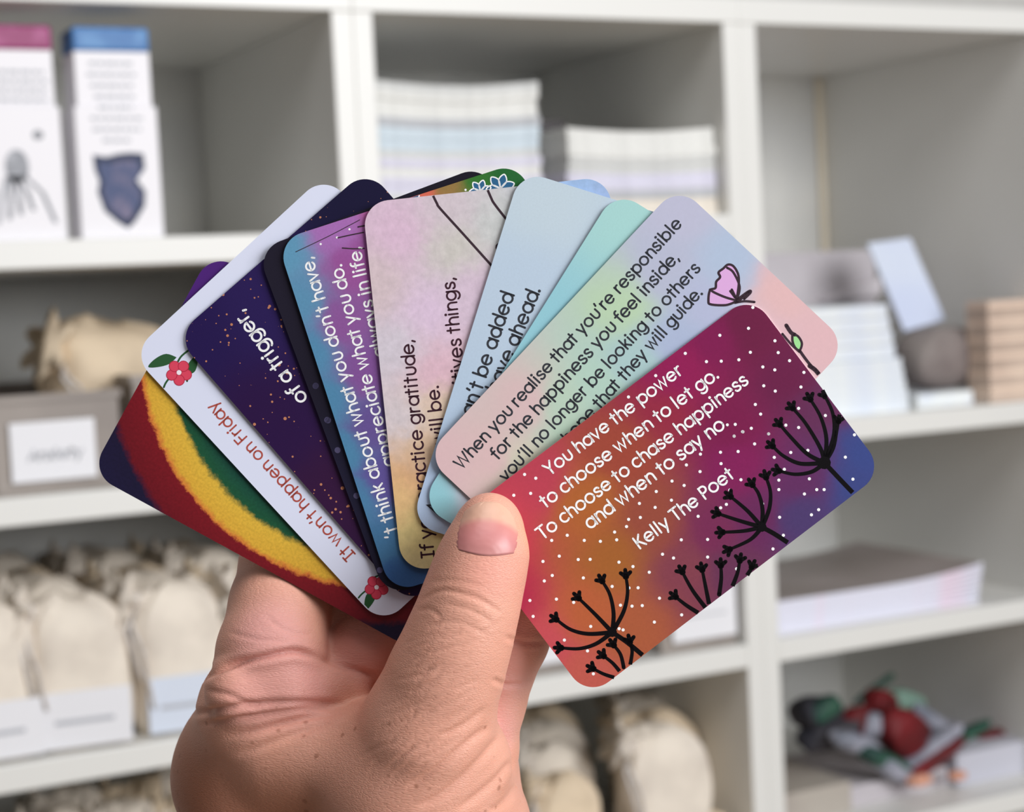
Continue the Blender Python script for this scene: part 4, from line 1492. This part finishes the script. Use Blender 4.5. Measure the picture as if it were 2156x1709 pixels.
def surface_nets(Fd):
    S = Fd < 0
    nx, ny, nz = Fd.shape
    cnt = np.zeros((nx - 1, ny - 1, nz - 1), np.int8)
    for i in (0, 1):
        for j in (0, 1):
            for k in (0, 1):
                cnt += S[i:nx - 1 + i, j:ny - 1 + j, k:nz - 1 + k]
    act = (cnt > 0) & (cnt < 8)
    idx = np.argwhere(act)
    vid = np.full(act.shape, -1, np.int32)
    vid[act] = np.arange(len(idx))
    acc = np.zeros((len(idx), 3))
    num = np.zeros(len(idx))
    cs = [(i, j, k) for i in (0, 1) for j in (0, 1) for k in (0, 1)]
    for a in cs:
        for ax in range(3):
            if a[ax]:
                continue
            b = list(a)
            b[ax] = 1
            fa = Fd[idx[:, 0] + a[0], idx[:, 1] + a[1], idx[:, 2] + a[2]]
            fb = Fd[idx[:, 0] + b[0], idx[:, 1] + b[1], idx[:, 2] + b[2]]
            m_ = (fa < 0) != (fb < 0)
            t = np.where(m_, fa / np.where(m_, fa - fb, 1), 0)
            p_ = np.array(a, float)[None] + 0
            p_ = np.repeat(p_, len(idx), 0)
            p_[:, ax] += t
            acc[m_] += p_[m_]
            num[m_] += 1
    pos = idx + acc / num[:, None]
    vs = np.c_[XS[0] + pos[:, 0] * STEP, YS[0] + pos[:, 1] * STEP, ZS_[0] + pos[:, 2] * STEP]
    quads = []
    for ax in range(3):
        sa = [slice(None)] * 3
        sb = [slice(None)] * 3
        sa[ax], sb[ax] = slice(0, -1), slice(1, None)
        A, B = S[tuple(sa)], S[tuple(sb)]
        e = np.argwhere(A != B)
        o1, o2 = (ax + 1) % 3, (ax + 2) % 3
        e = e[(e[:, o1] > 0) & (e[:, o2] > 0) & (e[:, o1] < Fd.shape[o1] - 1) & (e[:, o2] < Fd.shape[o2] - 1)]
        ins = A[e[:, 0], e[:, 1], e[:, 2]]
        c = []
        for d1, d2 in ((-1, -1), (0, -1), (0, 0), (-1, 0)):
            q_ = e.copy()
            q_[:, o1] += d1
            q_[:, o2] += d2
            c.append(vid[q_[:, 0], q_[:, 1], q_[:, 2]])
        c = np.stack(c, 1)
        c[~ins] = c[~ins][:, ::-1]
        quads.append(c)
    return vs, np.concatenate(quads)


HV, HQ = surface_nets(FH)


def vnormals(V, Q):
    n = np.cross(V[Q[:, 2]] - V[Q[:, 0]], V[Q[:, 3]] - V[Q[:, 1]])
    N = np.zeros_like(V)
    for k in range(4):
        np.add.at(N, Q[:, k], n)
    return N / (np.linalg.norm(N, axis=1, keepdims=True) + 1e-12)


E1 = np.concatenate([HQ[:, [0, 1]], HQ[:, [1, 2]], HQ[:, [2, 3]], HQ[:, [3, 0]]])


def relax(V, it):
    deg = np.zeros(len(V))
    np.add.at(deg, E1[:, 0], 1)
    np.add.at(deg, E1[:, 1], 1)
    for lam in [.5, -.45] * it:
        s_ = np.zeros_like(V)
        np.add.at(s_, E1[:, 0], V[E1[:, 1]])
        np.add.at(s_, E1[:, 1], V[E1[:, 0]])
        V = V + lam * (s_ / deg[:, None] - V)
    return V


HV = relax(HV, 4)
HN = vnormals(HV, HQ)
kpx = F / (DC - HV[:, 2])
PXY = np.c_[CX + HV[:, 0] * kpx, CY - HV[:, 1] * kpx]


def crease(pts, depth, wd, ridge=.22, zmin=-60.0):
    """a skin fold pressed along the line of the points on the side facing the viewer"""
    global HV
    P = np.array(smooth(pts, 6))
    box = (PXY[:, 0] > P[:, 0].min() - 6 * wd) & (PXY[:, 0] < P[:, 0].max() + 6 * wd) & (PXY[:, 1] > P[:, 1].min() - 6 * wd) & (PXY[:, 1] < P[:, 1].max() + 6 * wd)
    box &= (HN[:, 2] > .05) & (HV[:, 2] > zmin)
    ii = np.nonzero(box)[0]
    q_ = PXY[ii]
    best = np.full(len(ii), 1e9)
    tt = np.zeros(len(ii))
    n_ = len(P) - 1
    for s_ in range(n_):
        a, b = P[s_], P[s_ + 1]
        ab = b - a
        t = np.clip(((q_ - a) @ ab) / (ab @ ab + 1e-9), 0, 1)
        d = np.linalg.norm(q_ - a - t[:, None] * ab, axis=1)
        m_ = d < best
        best[m_] = d[m_]
        tt[m_] = (s_ + t[m_]) / n_
    fade = np.clip(np.minimum(tt, 1 - tt) * 5 + .15, 0, 1)
    amt = depth * fade * (-np.exp(-(best / wd) ** 2) + ridge * np.exp(-((best - 2.2 * wd) / (1.3 * wd)) ** 2))
    HV[ii] += HN[ii] * amt[:, None]


for pts, dp, wd in (
        ([(428, 1428), (480, 1402), (560, 1382), (622, 1371), (668, 1385)], 1.5, 7), 
        ([(672, 1386), (730, 1406), (792, 1424)], .6, 6), ([(402, 1504), (470, 1492), (540, 1482), (640, 1479), (752, 1484)], .9, 7),
        ([(425, 1524), (540, 1506), (640, 1493), (742, 1492)], .7, 6), ([(480, 1552), (570, 1530), (650, 1510), (735, 1500)], .7, 7), ([(500, 1590), (600, 1552), (700, 1516)], .5, 8),
        ([(430, 1452), (480, 1462), (520, 1480), (548, 1486)], .4, 6),
        ([(890, 1262), (930, 1243), (975, 1250), (1015, 1264), (1058, 1292)], .32, 4.5), ([(882, 1286), (905, 1282), (930, 1300)], .22, 4.5),
        ([(940, 1272), (990, 1284), (1040, 1312)], .2, 4.5), ([(905, 1225), (960, 1222), (1020, 1235)], .12, 4.5), ([(900, 1320), (960, 1308), (1030, 1338)], .16, 4.5),
        ([(1026, 1530), (985, 1562), (930, 1610), (860, 1655)], .55, 7), ([(1052, 1548), (1010, 1600), (940, 1665), (880, 1700)], .6, 8), ([(1078, 1600), (1040, 1645), (965, 1705)], .6, 8),
        ([(1020, 1490), (985, 1520), (930, 1550)], .35, 6), ([(1090, 1650), (1060, 1690), (1030, 1709)], .5, 8),
        ([(1036, 1430), (1068, 1442), (1098, 1438)], .5, 5), ([(1062, 1340), (1100, 1352), (1146, 1352)], .4, 5),
        ([(560, 1300), (610, 1330), (660, 1335)], .2, 5), ([(480, 1330), (540, 1345), (600, 1350)], .18, 5)):
    crease(pts, dp, wd)
# fine diagonal wrinkles over the thumb and its base
rw = random.Random(3)
for k in range(70):
    t = rw.random()
    cx_, cy_ = 960 - 110 * t + rw.uniform(-75, 75), 1300 + 330 * t + rw.uniform(-20, 20)
    ln = rw.uniform(40, 90)
    an = math.radians(rw.uniform(12, 38) + 14 * t)
    dx, dy = math.cos(an) * ln / 2, -math.sin(an) * ln / 2
    crease([(cx_ - dx, cy_ - dy), (cx_ + rw.uniform(-5, 5), cy_ + rw.uniform(-6, 6)), (cx_ + dx, cy_ + dy)], rw.uniform(.06, .14), 4.2, .4, -2.0)

me = bpy.data.meshes.new('hand')
me.from_pydata((HV / 1000).tolist(), [], HQ.tolist())
me.polygons.foreach_set('use_smooth', [True] * len(me.polygons))


def skin_mat():
    m = bpy.data.materials.new('skin')
    m.use_nodes = True
    nt = m.node_tree
    b = nt.nodes['Principled BSDF']
    b.inputs['Roughness'].default_value = .5
    b.inputs['Specular IOR Level'].default_value = .35
    b.inputs['Subsurface Weight'].default_value = .12
    b.inputs['Subsurface Radius'].default_value = (1.0, .35, .2)
    b.inputs['Subsurface Scale'].default_value = .002
    N, L = nt.nodes.new, nt.links.new
    tc = N('ShaderNodeTexCoord')
    mul = N('ShaderNodeVectorMath')
    mul.operation = 'SCALE'
    mul.inputs['Scale'].default_value = 1000
    L(tc.outputs['Object'], mul.inputs[0])
    vec = mul.outputs[0]
    ns = N('ShaderNodeTexNoise')
    ns.inputs['Scale'].default_value = .12
    ns.inputs['Detail'].default_value = 4
    L(vec, ns.inputs['Vector'])
    base = N('ShaderNodeMix')
    base.data_type = 'RGBA'
    base.inputs[6].default_value = alb((214, 158, 138))
    base.inputs[7].default_value = alb((204, 146, 124))
    L(ns.outputs[0], base.inputs[0])
    out = base.outputs[2]
    for x, y, z, r, c in ((570, 1330, 0, 15, (198, 142, 136)), (640, 1440, 0, 15, (200, 142, 134)), (540, 1460, 0, 14, (200, 142, 132)), (760, 1370, -12, 13, (204, 142, 132)), (430, 1650, -20, 24, (150, 94, 68)), (640, 1700, -12, 24, (170, 112, 86)),  # tan spots at the lower left also carry painted shade
                          (1030, 1200, 16, 11, (214, 148, 132)), (1060, 1400, -10, 14, (240, 176, 168)), (1090, 1300, -8, 12, (236, 170, 162)), (1030, 1540, -12, 12, (240, 172, 164)),  # little finger spots lightened in colour to stand in for missing light
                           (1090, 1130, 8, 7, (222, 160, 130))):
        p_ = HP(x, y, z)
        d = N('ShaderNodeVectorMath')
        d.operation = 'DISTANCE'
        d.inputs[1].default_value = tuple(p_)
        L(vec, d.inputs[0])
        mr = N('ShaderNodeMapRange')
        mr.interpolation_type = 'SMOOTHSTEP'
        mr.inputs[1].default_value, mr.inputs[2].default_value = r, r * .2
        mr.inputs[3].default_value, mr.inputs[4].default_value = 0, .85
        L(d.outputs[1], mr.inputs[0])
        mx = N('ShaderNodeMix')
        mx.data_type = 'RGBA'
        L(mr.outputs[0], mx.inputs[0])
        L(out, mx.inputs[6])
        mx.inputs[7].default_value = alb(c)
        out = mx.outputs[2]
    # freckles on the back of the hand
    vo = N('ShaderNodeTexVoronoi')
    vo.inputs['Scale'].default_value = .33
    L(vec, vo.inputs['Vector'])
    sp = N('ShaderNodeSeparateColor')
    L(vo.outputs['Color'], sp.inputs[0])
    mr = N('ShaderNodeMapRange')
    mr.inputs[1].default_value, mr.inputs[2].default_value, mr.inputs[3].default_value, mr.inputs[4].default_value = .5, 1, 0, .30
    L(sp.outputs[0], mr.inputs[0])
    sx = N('ShaderNodeSeparateXYZ')
    L(vec, sx.inputs[0])
    my = N('ShaderNodeMapRange')
    y1, y0 = HP(0, 1380, 0)[1], HP(0, 1560, 0)[1]
    my.inputs[1].default_value, my.inputs[2].default_value = y1, y0
    L(sx.outputs[1], my.inputs[0])
    th = N('ShaderNodeMath')
    th.operation = 'MULTIPLY'
    L(mr.outputs[0], th.inputs[0])
    L(my.outputs[0], th.inputs[1])
    sb = N('ShaderNodeMath')
    sb.operation = 'SUBTRACT'
    L(th.outputs[0], sb.inputs[0])
    L(vo.outputs['Distance'], sb.inputs[1])
    fr = N('ShaderNodeMapRange')
    fr.inputs[1].default_value, fr.inputs[2].default_value, fr.inputs[3].default_value, fr.inputs[4].default_value = -.04, .12, 0, .5
    L(sb.outputs[0], fr.inputs[0])
    mx = N('ShaderNodeMix')
    mx.data_type = 'RGBA'
    L(fr.outputs[0], mx.inputs[0])
    L(out, mx.inputs[6])
    mx.inputs[7].default_value = alb((128, 74, 50))
    L(mx.outputs[2], b.inputs['Base Color'])
    # skin grain
    mp = N('ShaderNodeMapping')
    mp.inputs['Rotation'].default_value = (0, 0, math.radians(-28))
    mp.inputs['Scale'].default_value = (.42, 2.1, 1.2)
    L(vec, mp.inputs['Vector'])
    v2 = N('ShaderNodeTexVoronoi')
    v2.inputs['Scale'].default_value = 1.25
    v2.feature = 'DISTANCE_TO_EDGE'
    L(mp.outputs[0], v2.inputs['Vector'])
    mv = N('ShaderNodeMapRange')
    mv.inputs[1].default_value, mv.inputs[2].default_value = 0, .22
    L(v2.outputs['Distance'], mv.inputs[0])
    n3 = N('ShaderNodeTexNoise')
    n3.inputs['Scale'].default_value = .8
    n3.inputs['Detail'].default_value = 6
    L(mp.outputs[0], n3.inputs['Vector'])
    ad = N('ShaderNodeMath')
    ad.operation = 'MULTIPLY_ADD'
    ad.inputs[1].default_value = .45
    L(mv.outputs[0], ad.inputs[0])
    L(n3.outputs[0], ad.inputs[2])
    bp = N('ShaderNodeBump')
    bp.inputs['Strength'].default_value = .42
    bp.inputs['Distance'].default_value = .00030
    L(ad.outputs[0], bp.inputs['Height'])
    L(bp.outputs[0], b.inputs['Normal'])
    return m


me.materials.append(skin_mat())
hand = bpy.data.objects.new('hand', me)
C.objects.link(hand)
hand.matrix_world = MCAM @ Matrix.Translation((0, 0, -DC / 1000))
tag(hand, 'left hand holding up the fan of cards, thumb pressed on the sunset card', 'hand')

# thumbnail, fitted to the back of the thumb tip
front = HN[:, 2] > 0
sel = front & (PXY[:, 0] > 900) & (PXY[:, 0] < 1130) & (PXY[:, 1] > 1030) & (PXY[:, 1] < 1230) & (HV[:, 2] > 4)
TP, TZ = PXY[sel], HV[sel, 2]


def top_z(x, y):
    d = (TP[:, 0] - x) ** 2 + (TP[:, 1] - y) ** 2
    i = np.argpartition(d, 5)[:5]
    wgt = 1 / (d[i] + 3)
    return float((TZ[i] * wgt).sum() / wgt.sum())


def seg_at(row, tab):
    ys = [t[0] for t in tab]
    return float(np.interp(row, ys, [t[1] for t in tab])), float(np.interp(row, ys, [t[2] for t in tab]))


TAB = [(1056, 1012, 1044), (1060, 1000, 1054), (1066, 990, 1064), (1076, 978, 1075), (1090, 971, 1084), (1110, 965, 1090), (1130, 962, 1091), (1150, 961, 1087), (1160, 963, 1083)]
mb = MB()
nu, nv = 26, 26
top, bot = [], []
for j in range(nv + 1):
    t = j / nv
    y = 1056 + 104 * t
    xl, xr_ = seg_at(y, TAB)
    for i in range(nu + 1):
        u = i / nu
        x = xl + (xr_ - xl) * u
        yy = y + (9 * math.sin(math.pi * u) * t ** 4) + 4 * (u - .4) * t ** 3 * 2
        lift = .26 * min(1, 6 * u, 6 * (1 - u)) ** .6 * min(1, (1 - t) * 4 + .35)
        z = top_z(x, yy)
        top.append(tuple(HP(x, yy, z + lift) / 1000))
        bot.append(tuple(HP(x, yy, z - .8) / 1000))
nn_ = (nu + 1) * (nv + 1)
fs = []
for j in range(nv):
    for i in range(nu):
        a = j * (nu + 1) + i
        fs.append((a, a + nu + 1, a + nu + 2, a + 1))
        fs.append((nn_ + a, nn_ + a + 1, nn_ + a + nu + 2, nn_ + a + nu + 1))
ring = [i for i in range(nu + 1)] + [j * (nu + 1) + nu for j in range(1, nv + 1)] + [nv * (nu + 1) + i for i in range(nu - 1, -1, -1)] + [j * (nu + 1) for j in range(nv - 1, 0, -1)]
for k in range(len(ring)):
    a, b = ring[k], ring[(k + 1) % len(ring)]
    fs.append((a, b, nn_ + b, nn_ + a))
mb.add(top + bot, fs)
nm = bpy.data.materials.new('nail')
nm.use_nodes = True
nt = nm.node_tree
b = nt.nodes['Principled BSDF']
b.inputs['Roughness'].default_value = .36
b.inputs['Specular IOR Level'].default_value = .5
tc = nt.nodes.new('ShaderNodeTexCoord')
dd = nt.nodes.new('ShaderNodeVectorMath')
dd.operation = 'DISTANCE'
cn = HP(1020, 1190, 14) / 1000
dd.inputs[1].default_value = tuple(cn)
nt.links.new(tc.outputs['Object'], dd.inputs[0])
mr = nt.nodes.new('ShaderNodeMapRange')
mr.inputs[1].default_value, mr.inputs[2].default_value = .001, .0165
nt.links.new(dd.outputs[1], mr.inputs[0])
cr = nt.nodes.new('ShaderNodeValToRGB')
for i, (p_, c_) in enumerate(((0.0, (200, 158, 148)), (.22, (190, 132, 128)), (.48, (186, 118, 116)), (.58, (192, 124, 118)), (.66, (202, 156, 134)), (1.0, (208, 166, 142)))):
    e = cr.color_ramp.elements[i] if i < 2 else cr.color_ramp.elements.new(p_)
    e.position = p_
    e.color = alb(c_)
nt.links.new(mr.outputs[0], cr.inputs[0])
nt.links.new(cr.outputs[0], b.inputs['Base Color'])
nail = mb.build('thumbnail', nm, hand, smooth=True)
nail['label'] = 'thumbnail with a pale free edge'
